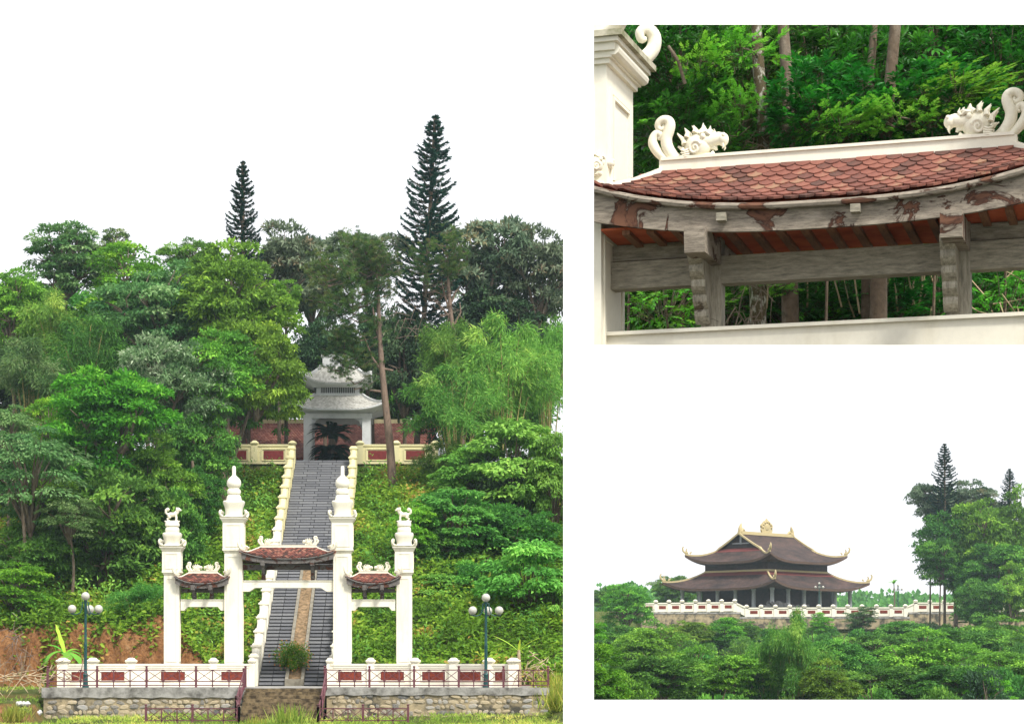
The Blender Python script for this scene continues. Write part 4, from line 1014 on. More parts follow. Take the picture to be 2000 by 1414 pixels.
# ------------------------------------------------------------------ close gate seen through the upper opening (22 m away, on a raised bank)
CD = 22.0; PHI = -math.radians(19)            # its right end is the nearer one
cl = thing('gate_bay', 'weathered timber gate roof with fish-scale red tiles between cream pillars, seen close', 'gate', tuple(P(1630, 643, CD)), PHI)
gate_frame(cl, 2.22, (-1.2, 1.2), (0.49, 0.76), True)
gate_roof(cl, 2.44, 1.68, 0.80, 0.545, 0.36, 1.12, True)
def pier(root, xr, w, dp, z0, z1, z2):
    """pillar of oblong plan whose inner face is at x = xr; panels, cornice and scrolls as on the gate"""
    sg = 1 if xr < 0 else -1; x = xr-sg*w/2
    sh = MB().box((x, 0, (z0+z1)/2), (w, dp, z1-z0)).build('column', M['cream'], root)
    e = 0.07
    MB().box((x+sg*e/2, 0, z1+0.03), (w+e, dp+0.2, 0.10)).box((x+sg*e/4, 0, z1-0.06), (w+e/2, dp+0.1, 0.08)).build('collar', M['cream'], sh)
    MB().box((x+sg*e/2, 0, (z1+z2)/2+0.04), (w+e, dp+0.14, z2-z1-0.08)).build('capital_box', M['cream'], sh)
    xf = xr+sg*e
    for y0, t in ((0.0, 0.045),):
        frame_strips(root, sh, 0, xf, z1+0.22, z2-0.20, dp-0.16, 0.05, 0.016, 'y'); frame_strips(root, sh, 0, xf, z1+0.29, z2-0.27, dp-0.30, 0.03, 0.028, 'y')
        frame_strips(root, sh, 0, xr, z0+0.2, z1-0.25, dp-0.20, 0.05, 0.016, 'y')
    frame_strips(root, sh, x, -dp/2-0.07, z1+0.22, z2-0.2, w-0.1, 0.04, 0.016, 'x')
    co = MB()
    for dz, o, h in ((0.02, 0.04, 0.05), (0.075, 0.07, 0.06), (0.145, 0.11, 0.08), (0.205, 0.15, 0.05)): co.box((x+sg*(e/2+o/2), 0, z2+dz), (w+e+o, dp+0.14+2*o, h))
    co.tube([(xf+sg*0.09, -dp/2-0.15, z2+0.12), (xf+sg*0.09, dp/2+0.15, z2+0.12)], 0.06, 10)
    co.build('cornice', M['cream'], sh)
    MB().box((x+sg*(e/2+0.10), 0, z2+0.255), (w+e+0.20, dp+0.52, 0.06)).build('cornice_top', M['moss'], sh)
    MB().lathe([(0.16, 0), (0.15, 0.05), (0.12, 0.1), (0.13, 0.3), (0.17, 0.55)], (x, 0, z2+0.28), 24, 5).build('finial_pot', M['cream'], sh, True)
    for sy in (-1, 1):
        put('corner_scroll', SCROLL_ME, sh, (xf+sg*0.05, sy*(dp/2+0.08), z2+0.28), (0, 0, math.atan2(sy*0.6, sg)), (1.25, 1.25, 1.25))
pier(cl, -2.22, 0.22, 0.98, -0.75, Z(395, CD)-cl.location.z, Z(112, CD)-cl.location.z-0.02)
pier(cl, 2.22, 0.40, 0.98, -0.75, 1.15, 2.45)
# boarded soffit with rafters, seen from below through the front opening
for k in range(18):
    u = -2.06+k*4.12/17
    MB().bar((u, -0.66, 0.985), (u, 0.74, 0.925), 0.235, 0.02).build('soffit_board', M['red_board'], cl)
    if k: MB().bar((u-0.12, -0.62, 0.955), (u-0.12, 0.72, 0.895), 0.075, 0.05).build('soffit_rafter', M['rafter'], cl)
pegm = MB().box((0, 0, 0), (0.09, 0.10, 0.075)).mesh('peg', M['wood_clean'])
for u in (-0.95, 0.32): put('peg', pegm, cl, (u, -0.82, 1.0))
# raised bank that carries this gate and the grove behind it
def z_bank(x, y): return 0.122*y
m = MB()
xs_ = np.linspace(0.0675, 0.34, 24); ysb = np.linspace(20.3, 70, 30)
top = [[Vector((r*y, y, 0.122*y+0.25*(fbm(np.array([r*y*0.5]), np.array([y*0.5]))[0]-0.47))) for r in xs_] for y in ysb]
bot = [[Vector((r*y, y, 0.110*y)) for r in xs_] for y in ysb]
m.grid(top); m.grid([r[::-1] for r in bot])
for a, b in ((top[0], bot[0]), (bot[-1], top[-1])): m.grid([b, a])
for c in (0, -1): m.grid([[r[c] for r in top], [r[c] for r in bot]][::(1 if c == 0 else -1)])
m.build('raised_bank', plain('dark_leaf_litter', (0.03, 0.022, 0.012), (0.09, 0.065, 0.035), 3, 0.95, 0.4), kind='structure')

# ------------------------------------------------------------------ temple hall far off in the lower opening
HD = 392.0; HZ = 8.6; hcx, hcy = X(1497, HD), HD
TH = math.radians(45)
th = thing('temple_pavilion', 'large dark temple with two tiers of sweeping upturned roofs on the far hill', 'building', (hcx, hcy, HZ), TH)
def hz(y): return Z(y, HD)-HZ
L1, W1 = 27.0, 23.2; L2, W2 = 22.0, 17.6
st = MB().box((0, 0, -0.35), (L1-3.0, W1-3.0, 0.7)); st.build('plinth', M['hall_col'], th)
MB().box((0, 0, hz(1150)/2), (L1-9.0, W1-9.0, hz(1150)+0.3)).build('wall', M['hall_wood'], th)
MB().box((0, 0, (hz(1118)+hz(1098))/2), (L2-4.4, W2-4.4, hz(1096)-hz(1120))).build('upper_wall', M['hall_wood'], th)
colm = MB().lathe([(0.46, 0), (0.46, 0.25), (0.36, 0.35), (0.32, hz(1152)-0.5), (0.40, hz(1152)-0.4), (0.42, hz(1152))], (0, 0, 0), 12).mesh('column', M['hall_col'], True)
for i in range(6):
    x = -(L1-4.2)/2+(L1-4.2)*i/5
    for y in (-(W1-4.2)/2, (W1-4.2)/2): put('column', colm, th, (x, y, 0))
for j in range(1, 5):
    y = -(W1-4.2)/2+(W1-4.2)*j/5
    for x in (-(L1-4.2)/2, (L1-4.2)/2): put('column', colm, th, (x, y, 0))
def hip_lines(pt, parent, w, h, n=10, top=1.0, curl=True):
    for sx in (-1, 1):
        for side in (0, 2):
            k = sx
            path = [pt(side, k, top*tt/n) for tt in range(n+1)][::-1]
            MB().sweep(path, w, h, -0.05).build('hip_ridge', M['hall_trim'], parent)
            e = path[-1]; d = (path[-1]-path[-2]); d.z = 0; d.normalize()
            c = MB(); o_ = e.copy(); d0 = d
            c.tube([e-d*0.9+Vector((0, 0, 0.35)), e-d*0.2+Vector((0, 0, 0.35)), e+d*0.35+Vector((0, 0, 0.8)), e+d*0.55+Vector((0, 0, 1.5)), e+d*0.35+Vector((0, 0, 1.95)), e+d*0.1+Vector((0, 0, 1.85))], [0.26, 0.28, 0.26, 0.22, 0.16, 0.08], 8)
            c.tube([e-d*0.6+Vector((0, 0, 0.4)), e-d*0.35+Vector((0, 0, 1.0)), e-d*0.5+Vector((0, 0, 1.4)), e-d*0.75+Vector((0, 0, 1.2))], [0.22, 0.2, 0.16, 0.08], 8)
            q = path[-3]
            c.tube([q+Vector((0, 0, 0.4)), q-d*0.3+Vector((0, 0, 0.8)), q-d*0.6+Vector((0, 0, 0.7))], [0.25, 0.2, 0.08], 8)
            c.v = [tuple(o_+(Vector(v)-o_)*0.68+Vector((0, 0, 0.05))) for v in c.v]; c.build('eave_finial', M['hall_trim'], parent, True)
def hall_roof(nm, L, W, Lr, Wr, ze, zr, lift, pw, band):
    m = MB(); pt = curved_hip_roof(m, 0, 0, L, W, Lr, Wr, ze, zr, lift, n=16, pw=pw)
    r = m.build(nm, M['hall_tile'], th, True)
    e = MB()
    for side in range(4):
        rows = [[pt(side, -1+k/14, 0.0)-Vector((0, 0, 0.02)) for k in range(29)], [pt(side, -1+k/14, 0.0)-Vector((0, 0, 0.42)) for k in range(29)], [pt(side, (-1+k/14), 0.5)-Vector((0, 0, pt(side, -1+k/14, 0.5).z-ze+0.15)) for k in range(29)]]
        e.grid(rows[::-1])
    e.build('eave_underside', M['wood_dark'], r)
    if band:
        b = MB()
        for side in range(4):
            b.grid([[pt(side, -1+k/10, t)+Vector((0, 0, 0.05)) for k in range(21)] for t in (0.80, 0.9, 1.0)])
        b.build('red_band', M['hall_red'], r)
        for side in range(4):
            MB().tube([pt(side, -1+k/2, 1.0)+Vector((0, 0, 0.1)) for k in range(5)], 0.22, 6).build('wall_ridge', M['hall_trim'], r)
    hip_lines(pt, r, 0.26, 0.28)
    return r, pt
hall_roof('lower_roof', L1, W1, L2-4.4, W2-4.4, hz(1152), hz(1119), 1.35, 1.25, True)
Lg, Wg = 15.0, 8.4; zg1 = hz(1074); zrid = hz(1046)
r2, pt2 = hall_roof('upper_roof', L2, W2, Lg, Wg, hz(1100), zg1, 1.45, 1.35, False)
m = MB()                                       # gabled upper part
for sg in (-1, 1):
    rows = [[Vector((-Lg/2-0.5+(Lg+1.0)*k/8, sg*Wg/2*(1-t), zg1+(zrid-zg1)*t**1.1)) for k in range(9)] for t in (0, 0.25, 0.5, 0.75, 1.0)]
    m.grid(rows if sg < 0 else rows[::-1])
m.build('gable_roof', M['hall_tile'], th, True)
for sx in (-1, 1):
    MB().add([(sx*(Lg/2-0.3), -Wg/2, zg1-0.2), (sx*(Lg/2-0.3), Wg/2, zg1-0.2), (sx*(Lg/2-0.3), 0, zrid-0.1)], [(0, 1, 2)]).build('gable_wall', M['hall_wood'], th)
    MB().box((sx*(Lg/2-0.1), 0, zg1+0.9), (0.15, 3.6, 0.2)).box((sx*(Lg/2-0.1), 0, zg1+1.7), (0.15, 0.35, 1.9)).build('gable_strut', M['hall_col'], th)
    MB().grid([[pt2(1 if sx > 0 else 3, -1+k/6, t)+Vector((0, 0, 0.06)) for k in range(13)] for t in (0.8, 0.9, 1.0)]).build('red_band', M['hall_red'], th)
    for sg in (-1, 1):
        pth = [Vector((sx*(Lg/2+0.45), sg*Wg/2*(1-t), zg1+(zrid-zg1)*t**1.1)) for t in (0, 0.25, 0.5, 0.75, 1.0)]
        pth = [Vector((sx*(Lg/2+0.45), sg*(Wg/2+0.9), zg1-0.75))]+pth
        MB().sweep(pth, 0.32, 0.34, -0.05).build('verge_ridge', M['hall_trim'], th)
    c = MB().tube([(sx*Lg/2, 0, zrid+0.3), (sx*(Lg/2+0.2), 0, zrid+1.0), (sx*(Lg/2-0.1), 0, zrid+1.7), (sx*(Lg/2-0.4), 0, zrid+2.5)], [0.5, 0.45, 0.4, 0.1], 8)
    c.tube([(sx*(Lg/2-0.3), 0, zrid+0.5), (sx*(Lg/2-1.0), 0, zrid+1.1), (sx*(Lg/2-1.5), 0, zrid+0.8), (sx*(Lg/2-1.9), 0, zrid+0.4)], [0.4, 0.35, 0.25, 0.1], 8)
    o_ = Vector((sx*Lg/2, 0, zrid+0.3)); c.v = [tuple(o_+(Vector(v)-o_)*0.72) for v in c.v]; c.build('ridge_finial', M['hall_trim'], th, True)
MB().box((0, 0, zrid+0.25), (Lg+1.0, 0.45, 0.55)).build('main_ridge', M['hall_trim'], th)
cr = MB().prism([(-1.6, 0), (-1.9, 0.5), (-1.7, 1.0), (-2.0, 1.4), (-1.6, 1.9), (-1.1, 1.8), (-0.8, 2.4), (-0.3, 2.5), (0, 2.9), (0.3, 2.5), (0.8, 2.4), (1.1, 1.8), (1.6, 1.9), (2.0, 1.4), (1.7, 1.0), (1.9, 0.5), (1.6, 0)], (1, 0, 0), (0, 0, 1), (0, 1, 0), (0, 0, zrid+0.5), -0.2, 0.2)
o_ = Vector((0, 0, zrid+0.5)); cr.v = [tuple(o_+(Vector(v)-o_)*0.85) for v in cr.v]
cr.build('ridge_crest', M['hall_trim'], th)
cb = MB()
for k in range(7):
    a = k*math.pi/6; cb.ball((1.45*math.cos(a), -0.2, zrid+1.6+1.1*math.sin(a)), 0.28, 8, 6); cb.ball((1.45*math.cos(a), 0.2, zrid+1.6+1.1*math.sin(a)), 0.28, 8, 6)
cb.ball((0, -0.2, zrid+1.7), (0.75, 0.15, 0.75), 14, 8); cb.v = [tuple(o_+(Vector(v)-o_)*0.85) for v in cb.v]; cb.build('crest_carving', M['hall_trim'], th, True)

# terrace balustrade of the far hall: left stretch higher, middle lower, right stretch higher
BD = 366.0
fb = thing('far_balustrade', 'long cream balustrade with red panels round the far temple terrace', 'balustrade', (X(1250, BD), BD, 4.0))
def far_seg(xa, ya, xb, yb, n, panel=True):
    for k in range(n):
        x0, x1 = xa+(xb-xa)*k/n, xa+(xb-xa)*(k+1)/n; y0, y1 = ya+(yb-ya)*k/n, ya+(yb-ya)*(k+1)/n
        A, B = P(x0, y0, BD), P(x1, y1, BD); h = 1.38
        m = MB().prism([(A.x, A.z), (B.x, B.z), (B.x, B.z+h), (A.x, A.z+h)], (1, 0, 0), (0, 0, 1), (0, 1, 0), (0, BD, 0), -0.15, 0.15); wbuild(m, 'panel_wall', M['cream'], fb)
        wbuild(MB().bar(A+Vector((0, 0, h)), B+Vector((0, 0, h)), 0.55, 0.2), 'coping', M['cream'], fb)
        m = MB(); baluster_post(m, (A.x, BD, A.z-0.1), 0.55, 2.05); wbuild(m, 'post', M['cream'], fb)
        if panel:
            c = (A+B)/2; w = (B.x-A.x)*0.52
            wbuild(MB().box(c+Vector((0, -0.16, 0.72)), (w, 0.06, 0.5)), 'lattice_panel', M['red_panel'], fb)
far_seg(1255, 1195, 1435, 1193, 7); far_seg(1435, 1193, 1458, 1204, 1, False); far_seg(1458, 1204, 1768, 1203, 11); far_seg(1768, 1203, 1788, 1194, 1, False); far_seg(1788, 1194, 2010, 1194, 8)
def far_wall(xa, xb, ya, yb, lab, seed):
    d = BD-0.1
    r = rubble_wall('terrace_wall', lab, X(xa, d), X(xb, d), d, Z(yb, d), Z(ya, d), 0.9, 0.0, seed, 0.75)
    return r
def big_wall(xa, xb, ya, yb, lab):
    d = BD-0.35; root = thing('terrace_wall', lab, 'wall', tuple(P((xa+xb)/2, yb, d)))
    wbuild(MB().box(((X(xa, d)+X(xb, d))/2, d+0.4, (Z(ya, d)+Z(yb, d))/2), (X(xb, d)-X(xa, d), 0.8, Z(ya, d)-Z(yb, d))), 'stone_face', M['mortar'], root)
    wbuild(MB().box(((X(xa, d)+X(xb, d))/2, d+0.38, Z(ya, d)-0.15), (X(xb, d)-X(xa, d)+0.2, 0.9, 0.3)), 'cap', M['concrete'], root)
big_wall(1252, 1446, 1195, 1228, 'brown stone terrace wall under the left stretch of the far balustrade')
big_wall(1446, 1776, 1204, 1228, 'grey stone terrace wall under the lower middle stretch of the far balustrade')
big_wall(1776, 2030, 1195, 1226, 'grey stone terrace wall under the far balustrade near the tall trees')
globe_lamp('lamp_post', 'lamp post with four white globes in front of the far temple', (X(1600, 370), 370, 8.05), Z(1139, 370)-8.05, 1.0)
globe_lamp('lamp_post', 'lamp post with white globes on the far terrace beside the thin palm', (X(1754, 370), 370, 8.05), Z(1143, 370)-8.05, 1.0)
rk = thing('rockery', 'grey rock pile on the far terrace in front of the temple steps', 'rocks', (X(1533, 372), 372, 8.05))
for k in range(7):
    m = MB().ball((-3.2+k*1.05, rnd.uniform(-0.4, 0.4), 0.5+0.35*math.sin(k*1.1)), (0.8, 0.6, 0.7+0.5*math.sin(k*0.55)), 8, 6)
    m.v = [tuple(Vector(v)*(1+0.12*math.sin(v[0]*9+v[2]*7))) for v in m.v]; m.build('rock', M['riser_gap'], rk)
# ------------------------------------------------------------------ crowns (about 3 m in radius, scaled per tree)
def make_crown(seed, kind, nlobe=11, nclump=190, nleaf=17000, L=0.23, W=0.12, clr=0.52, up=0.75, droop=0.15, shell=0.8, flat=1.0, spread=0.75):
    r = np.random.default_rng(seed)
    # lobes
    ld = rdir(nlobe, r); ld[:, 2] = ld[:, 2]*0.95+0.0; ld = unit(ld)
    lc = ld*np.array([1.75, 1.75, 1.7*flat])*r.uniform(0.75, 1.1, (nlobe, 1)); lr = r.uniform(0.95, 1.5, nlobe)
    lc = np.vstack([lc, [[0, 0, 0.3]]]); lr = np.append(lr, 1.7)
    w = lr**2; li = r.choice(len(lr), nclump, p=w/w.sum())
    d = rdir(nclump, r); d[:, 2] = d[:, 2]*0.9+0.10; d = unit(d)
    cc = lc[li]+d*(lr[li]*(shell+(1-shell)*r.random(nclump)))[:, None]*np.array([1, 1, 0.85*flat])
    ct = np.clip(r.normal(0.45, 0.24, nclump), 0, 1)
    cs = clr*r.uniform(0.6, 1.35, nclump)
    k = r.choice(nclump, nleaf, p=cs**2/(cs**2).sum())
    e = rdir(nleaf, r); e[:, 2] = np.abs(e[:, 2])*0.9-0.25
    Pb = cc[k]+e*(cs[k]*r.uniform(0.45, 1.0, nleaf))[:, None]*np.array([1.15, 1.15, 0.75])
    out = unit(e+0.8*d[k])
    D = unit(out*spread+r.normal(size=(nleaf, 3))*0.5+np.array([0, 0, -droop]))
    N = unit(np.array([0, 0, up])+out*0.5+r.normal(size=(nleaf, 3))*0.35)
    t = np.clip(ct[k]+r.normal(0, 0.16, nleaf), 0, 1)
    me = leaves(Pb, D, N, L*r.uniform(0.7, 1.25, nleaf), W*r.uniform(0.7, 1.2, nleaf), t, M['leaf_'+kind])
    # limbs
    mb = MB(); rr = random.Random(seed); base = Vector((0, 0, -2.2*flat))
    for c, q in zip(lc, lr):
        c = Vector(c); m1 = base.lerp(c, 0.5)+Vector((rr.uniform(-.3, .3), rr.uniform(-.3, .3), 0.3))
        mb.tube([base, m1, c, c+Vector((c.x, c.y, 1)).normalized()*q*0.6], [0.12, 0.085, 0.05, 0.015], 5)
        for _ in range(3):
            dd = Vector((rr.gauss(0, 1), rr.gauss(0, 1), rr.uniform(-0.1, 1))).normalized()
            mb.tube([c.lerp(m1, 0.4), c+dd*q*0.5, c+dd*q*0.95], [0.045, 0.03, 0.01], 4)
    return me, mb.mesh('limb', M['bark'])
def make_plumes(seed, kind, nplume=26, nleaf=11000, L=0.34, W=0.045):
    """bamboo: arching plumes hung with narrow drooping leaves"""
    r = np.random.default_rng(seed); mb = MB(); Ps = []; Ds = []; T = []
    per = nleaf//nplume
    for q in range(nplume):
        a = r.uniform(0, 2*np.pi); rad = r.uniform(0.15, 2.7); h = r.uniform(-0.6, 2.9)*(1-0.12*rad)
        p0 = np.array([0.25*rad*np.cos(a), 0.25*rad*np.sin(a), -2.9]); p2 = np.array([rad*np.cos(a), rad*np.sin(a), h-0.28*rad]); p1 = np.array([0.5*rad*np.cos(a), 0.5*rad*np.sin(a), h*0.7+0.7])
        p3 = p2+np.array([0.55*np.cos(a), 0.55*np.sin(a), -0.75])
        tt = r.beta(2.6, 1.5, per)
        b = ((1-tt)**3)[:, None]*p0+(3*tt*(1-tt)**2)[:, None]*p1*1.0+(3*tt**2*(1-tt))[:, None]*p2+(tt**3)[:, None]*p3
        pts = [Vector(((1-t)**3)*p0+3*t*(1-t)**2*p1+3*t*t*(1-t)*p2+t**3*p3) for t in (0, 0.25, 0.5, 0.75, 1)]
        mb.tube(pts, [0.035, 0.03, 0.022, 0.014, 0.005], 4)
        o = rdir(per, r)*r.uniform(0.05, 0.55, (per, 1))*np.array([1, 1, 0.75]); Ps.append(b+o)
        ow = np.array([np.cos(a), np.sin(a), 0])
        Ds.append(unit(o*1.6+ow*0.35+np.array([0, 0, -0.45])+r.normal(size=(per, 3))*0.45))
        T.append(np.clip(r.normal(0.45, 0.13)+r.normal(0, 0.17, per)+0.2*(tt-0.6), 0, 1))
    Pb = np.vstack(Ps); D = np.vstack(Ds); n = len(Pb)
    N = unit(np.array([0, 0, 0.8])+r.normal(size=(n, 3))*0.55)
    return leaves(Pb, D, N, L*r.uniform(0.6, 1.25, n), W*r.uniform(0.8, 1.3, n), np.concatenate(T), M['leaf_'+kind]), mb.mesh('cane', M['cane'])
def make_tiers(seed, kind, ntier=60, nleaf=8000, L=0.30, W=0.16):
    """layered foliage: flat sprays of broad leaves"""
    r = np.random.default_rng(seed); mb = MB()
    d = rdir(ntier, r); d[:, 2] = d[:, 2]*0.9+0.2; d = unit(d); c = d*np.array([2.4, 2.4, 2.45])*r.uniform(0.55, 1.0, (ntier, 1))
    k = r.integers(0, ntier, nleaf); s = r.uniform(0.45, 0.95, ntier)
    a = r.uniform(0, 2*np.pi, nleaf); q = np.sqrt(r.random(nleaf))*s[k]
    out = np.stack([np.cos(a), np.sin(a), np.zeros(nleaf)], 1)
    Pb = c[k]+out*q[:, None]+np.stack([0*q, 0*q, -0.35*q**2+r.normal(0, 0.06, nleaf)], 1)
    Pb += np.stack([d[k, 0]*0.15, d[k, 1]*0.15, -0.18*np.maximum(0, (out*d[k]).sum(1))], 1)
    D = unit(out*0.8+d[k]*0.7*np.array([1, 1, 0.2])+np.array([0, 0, -0.32])+r.normal(size=(nleaf, 3))*0.3)
    N = unit(np.array([0, 0, 1.0])+d[k]*0.25+r.normal(size=(nleaf, 3))*0.28)
    ct = np.clip(r.normal(0.5, 0.16, ntier), 0, 1)
    t = np.clip(ct[k]+r.normal(0, 0.14, nleaf), 0, 1)
    me = leaves(Pb, D, N, L*r.uniform(0.65, 1.2, nleaf), W*r.uniform(0.7, 1.2, nleaf), t, M['leaf_'+kind], fold=0.15)
    for i in range(0, ntier, 2): mb.tube([(0, 0, -2.4), tuple(c[i]*0.45+np.array([0, 0, -0.5])), tuple(c[i])], [0.08, 0.05, 0.012], 4)
    return me, mb.mesh('limb', M['bark'])
def make_pine(seed, kind='pine', ntuft=260, per=46, L=0.26):
    r = np.random.default_rng(seed); mb = MB()
    nb = 16; Ps = []; Ds = []; T = []
    for b in range(nb):
        a = r.uniform(0, 2*np.pi); h = r.uniform(-2.6, 2.2); ln = r.uniform(1.2, 2.7)*(1-0.12*max(0, h))
        e = np.array([ln*np.cos(a), ln*np.sin(a), h+r.uniform(0.3, 0.9)]); m = np.array([0.5*ln*np.cos(a), 0.5*ln*np.sin(a), h+0.05])
        mb.tube([(0.05*h, 0, h-0.2), tuple(m), tuple(e)], [0.06, 0.04, 0.015], 5)
        for q in range(ntuft//nb):
            t = r.uniform(0.35, 1.05); c = np.array([0, 0, h-0.2])*(1-t)+e*t if t > 0.7 else m*(1.4-2*t+0.3)+e*(t*2-0.7)
            c = m+(e-m)*(t*2-1)*1.0 if t > 0.5 else m
            c = c+r.normal(size=3)*np.array([0.38, 0.38, 0.26])
            dd = rdir(per, r); dd[:, 2] = dd[:, 2]*0.8+0.35
            Ps.append(np.repeat(c[None], per, 0)+dd*0.03); Ds.append(dd); T.append(np.clip(r.normal(0.5, 0.22)+r.normal(0, 0.12, per), 0, 1))
    Pb, D = np.vstack(Ps), np.vstack(Ds); n = len(Pb)
    me = leaves(Pb, D, rdir(n, r), L*r.uniform(0.6, 1.2, n), np.full(n, 0.020), np.concatenate(T), M['leaf_'+kind])
    return me, mb.mesh('limb', M['bark_pine'])
def make_norfolk(seed, H=17.0, whorls=36, R=2.35):
    """tiers of up-swept branches on a straight stem; origin at the foot, top at H"""
    r = np.random.default_rng(seed); Ps = []; Ds = []; T = []; mb = MB()
    for w in range(whorls):
        f = w/(whorls-1); z = H*(0.05+0.945*f**0.92)
        ln = R*(1-f)**0.62*(0.72+0.28*min(1, f*4+0.3))+0.10
        nb = 6 if f < 0.85 else 5; a0 = r.uniform(0, 6.28)
        for b in range(nb):
            if r.random() < 0.11: continue
            a = a0+2*np.pi*b/nb+r.normal(0, 0.12); l = ln*r.uniform(0.66, 1.14)
            n = int(40+130*l/R); t = r.random(n)**0.8
            x = l*(0.06+0.94*t); zz = z-0.10*l*np.sin(np.pi*t*0.7)+0.42*l*t**2.3
            c = np.stack([x*np.cos(a), x*np.sin(a), zz], 1)
            th = r.uniform(0, 6.28, n); rad = 0.13*(1-0.3*t)
            perp = np.stack([-np.sin(a)*np.cos(th), np.cos(a)*np.cos(th), np.sin(th)], 1)
            Ps.append(c); tang = np.stack([np.cos(a)*np.ones(n), np.sin(a)*np.ones(n), 0.25+0.9*t], 1)
            Ds.append(unit(perp*0.85+tang*0.75)); T.append(np.clip(r.normal(0.42, 0.1)+r.normal(0, 0.2, n), 0, 1))
            mb.tube([(0, 0, z), (0.5*l*np.cos(a), 0.5*l*np.sin(a), z-0.06*l), (l*0.96*np.cos(a), l*0.96*np.sin(a), z+0.34*l)], [0.035, 0.025, 0.01], 4)
    Pb, D = np.vstack(Ps), np.vstack(Ds); n = len(Pb)
    me = leaves(Pb, D, rdir(n, r), r.uniform(0.16, 0.32, n), np.full(n, 0.085), np.concatenate(T), M['leaf_norfolk'])
    return me, mb.mesh('limb', M['bark'])
def trunk_mesh(seed, mat, bend=0.35):
    r = random.Random(seed); n = 9; pts = []; rad = []
    ax, ay = r.uniform(-bend, bend), r.uniform(-bend, bend)
    for i in range(n):
        t = i/(n-1); pts.append((ax*math.sin(math.pi*t), ay*math.sin(math.pi*t*0.9), t)); rad.append((1.25 if i == 0 else 1.0)*(1-0.55*t))
    # radii are in metres across, height is scaled per tree: build with unit height and 1 m radius, scaled at placement
    return pts, rad, mat
def trunk_obj(parent, seed, mat, h, r0, lean=(0, 0), bend=0.25, name='trunk'):
    rr = random.Random(seed); n = 9; pts = []; rad = []
    ax, ay = rr.uniform(-bend, bend), rr.uniform(-bend, bend)
    for i in range(n):
        t = i/(n-1); pts.append((ax*math.sin(math.pi*t)+lean[0]*t, ay*math.sin(math.pi*t*1.2)+lean[1]*t, -0.3+(h+0.3)*t)); rad.append(r0*(1.35 if i == 0 else 1.0)*(1-0.5*t))
    return MB().tube(pts, rad, 9).build(name, mat, parent, True)
CR = {}
for k, kind, n, kw in (('mid', 'mid', 3, {}), ('bright', 'bright', 2, {}), ('pale', 'pale', 2, dict(L=0.21)), ('cream', 'cream', 2, dict(droop=0.0, L=0.22, W=0.085, up=0.8)),
                       ('dark', 'dark', 3, {}), ('black', 'black', 2, {}),
                       ('magnolia', 'magnolia', 2, dict(nleaf=8500, L=0.34, W=0.13, nclump=140, clr=0.5, droop=0.0, up=0.3)),
                       ('airy', 'pale', 2, dict(nleaf=10000, nclump=150, clr=0.40, nlobe=13))):
    CR[k] = [make_crown(100+7*i+hash(k) % 1 + len(k)*13+ord(k[0]), kind, **kw) for i in range(n)]
CR['bamboo'] = [make_plumes(5, 'bamboo'), make_plumes(6, 'bamboo')]
CR['bamboo_pale'] = [make_plumes(8, 'pale')]
CR['bamboo_dark'] = [make_plumes(9, 'dark')]
CR['lush'] = [make_tiers(3, 'lush'), make_tiers(4, 'lush')]
CR['lush_bright'] = [make_tiers(12, 'bright', L=0.26, W=0.13)]
CR['lush_pale'] = [make_tiers(13, 'pale', L=0.24, W=0.10)]
CR['pine'] = [make_pine(21), make_pine(22)]
CR['drypine'] = [make_pine(23, 'drypine', 90, 24)]
NORF = make_norfolk(31)
DISP = {'mid': 'mid green leafy', 'bright': 'bright green leafy', 'pale': 'pale green', 'cream': 'creamy pale-tipped', 'dark': 'dark green', 'black': 'blackish green', 'magnolia': 'grey-brown leaved', 'airy': 'loose airy'}
tcount = [0]
def tree(kind, x, yt, yb, w, d, label, name='broadleaf_tree', group=None, trunk=None, tr=0.16, cat='tree', vis=True, base_px=None):
    """crown between pixel rows yt and yb, w pixels wide, at distance d; the trunk stands on the ground below"""
    v = CR[kind]; cm, lm = v[tcount[0] % len(v)]; tcount[0] += 1
    c = P(x, (yt+yb)/2, d); sxy = (w/2)/S(d)/2.6; sz = ((yb-yt)/2)/S(d)/2.75
    bx, by = c.x, c.y
    if base_px is not None: bx = X(base_px, d)
    gz = zg(bx, by)
    root = thing(name, label, cat, (bx, by, gz), group=group)
    off = Vector((c.x-bx, 0, c.z-gz)); rz = rnd.uniform(0, 6.28)
    put('crown', cm, root, off, (0, 0, rz), (sxy, sxy, sz))
    put('limb', lm, root, off, (0, 0, rz), (sxy, sxy, sz))
    h = off.z-0.9*sz
    if h > 0.2: trunk_obj(root, tcount[0], trunk or M['bark'], h, tr*(0.7+0.3*sxy), (off.x, 0))
    return root

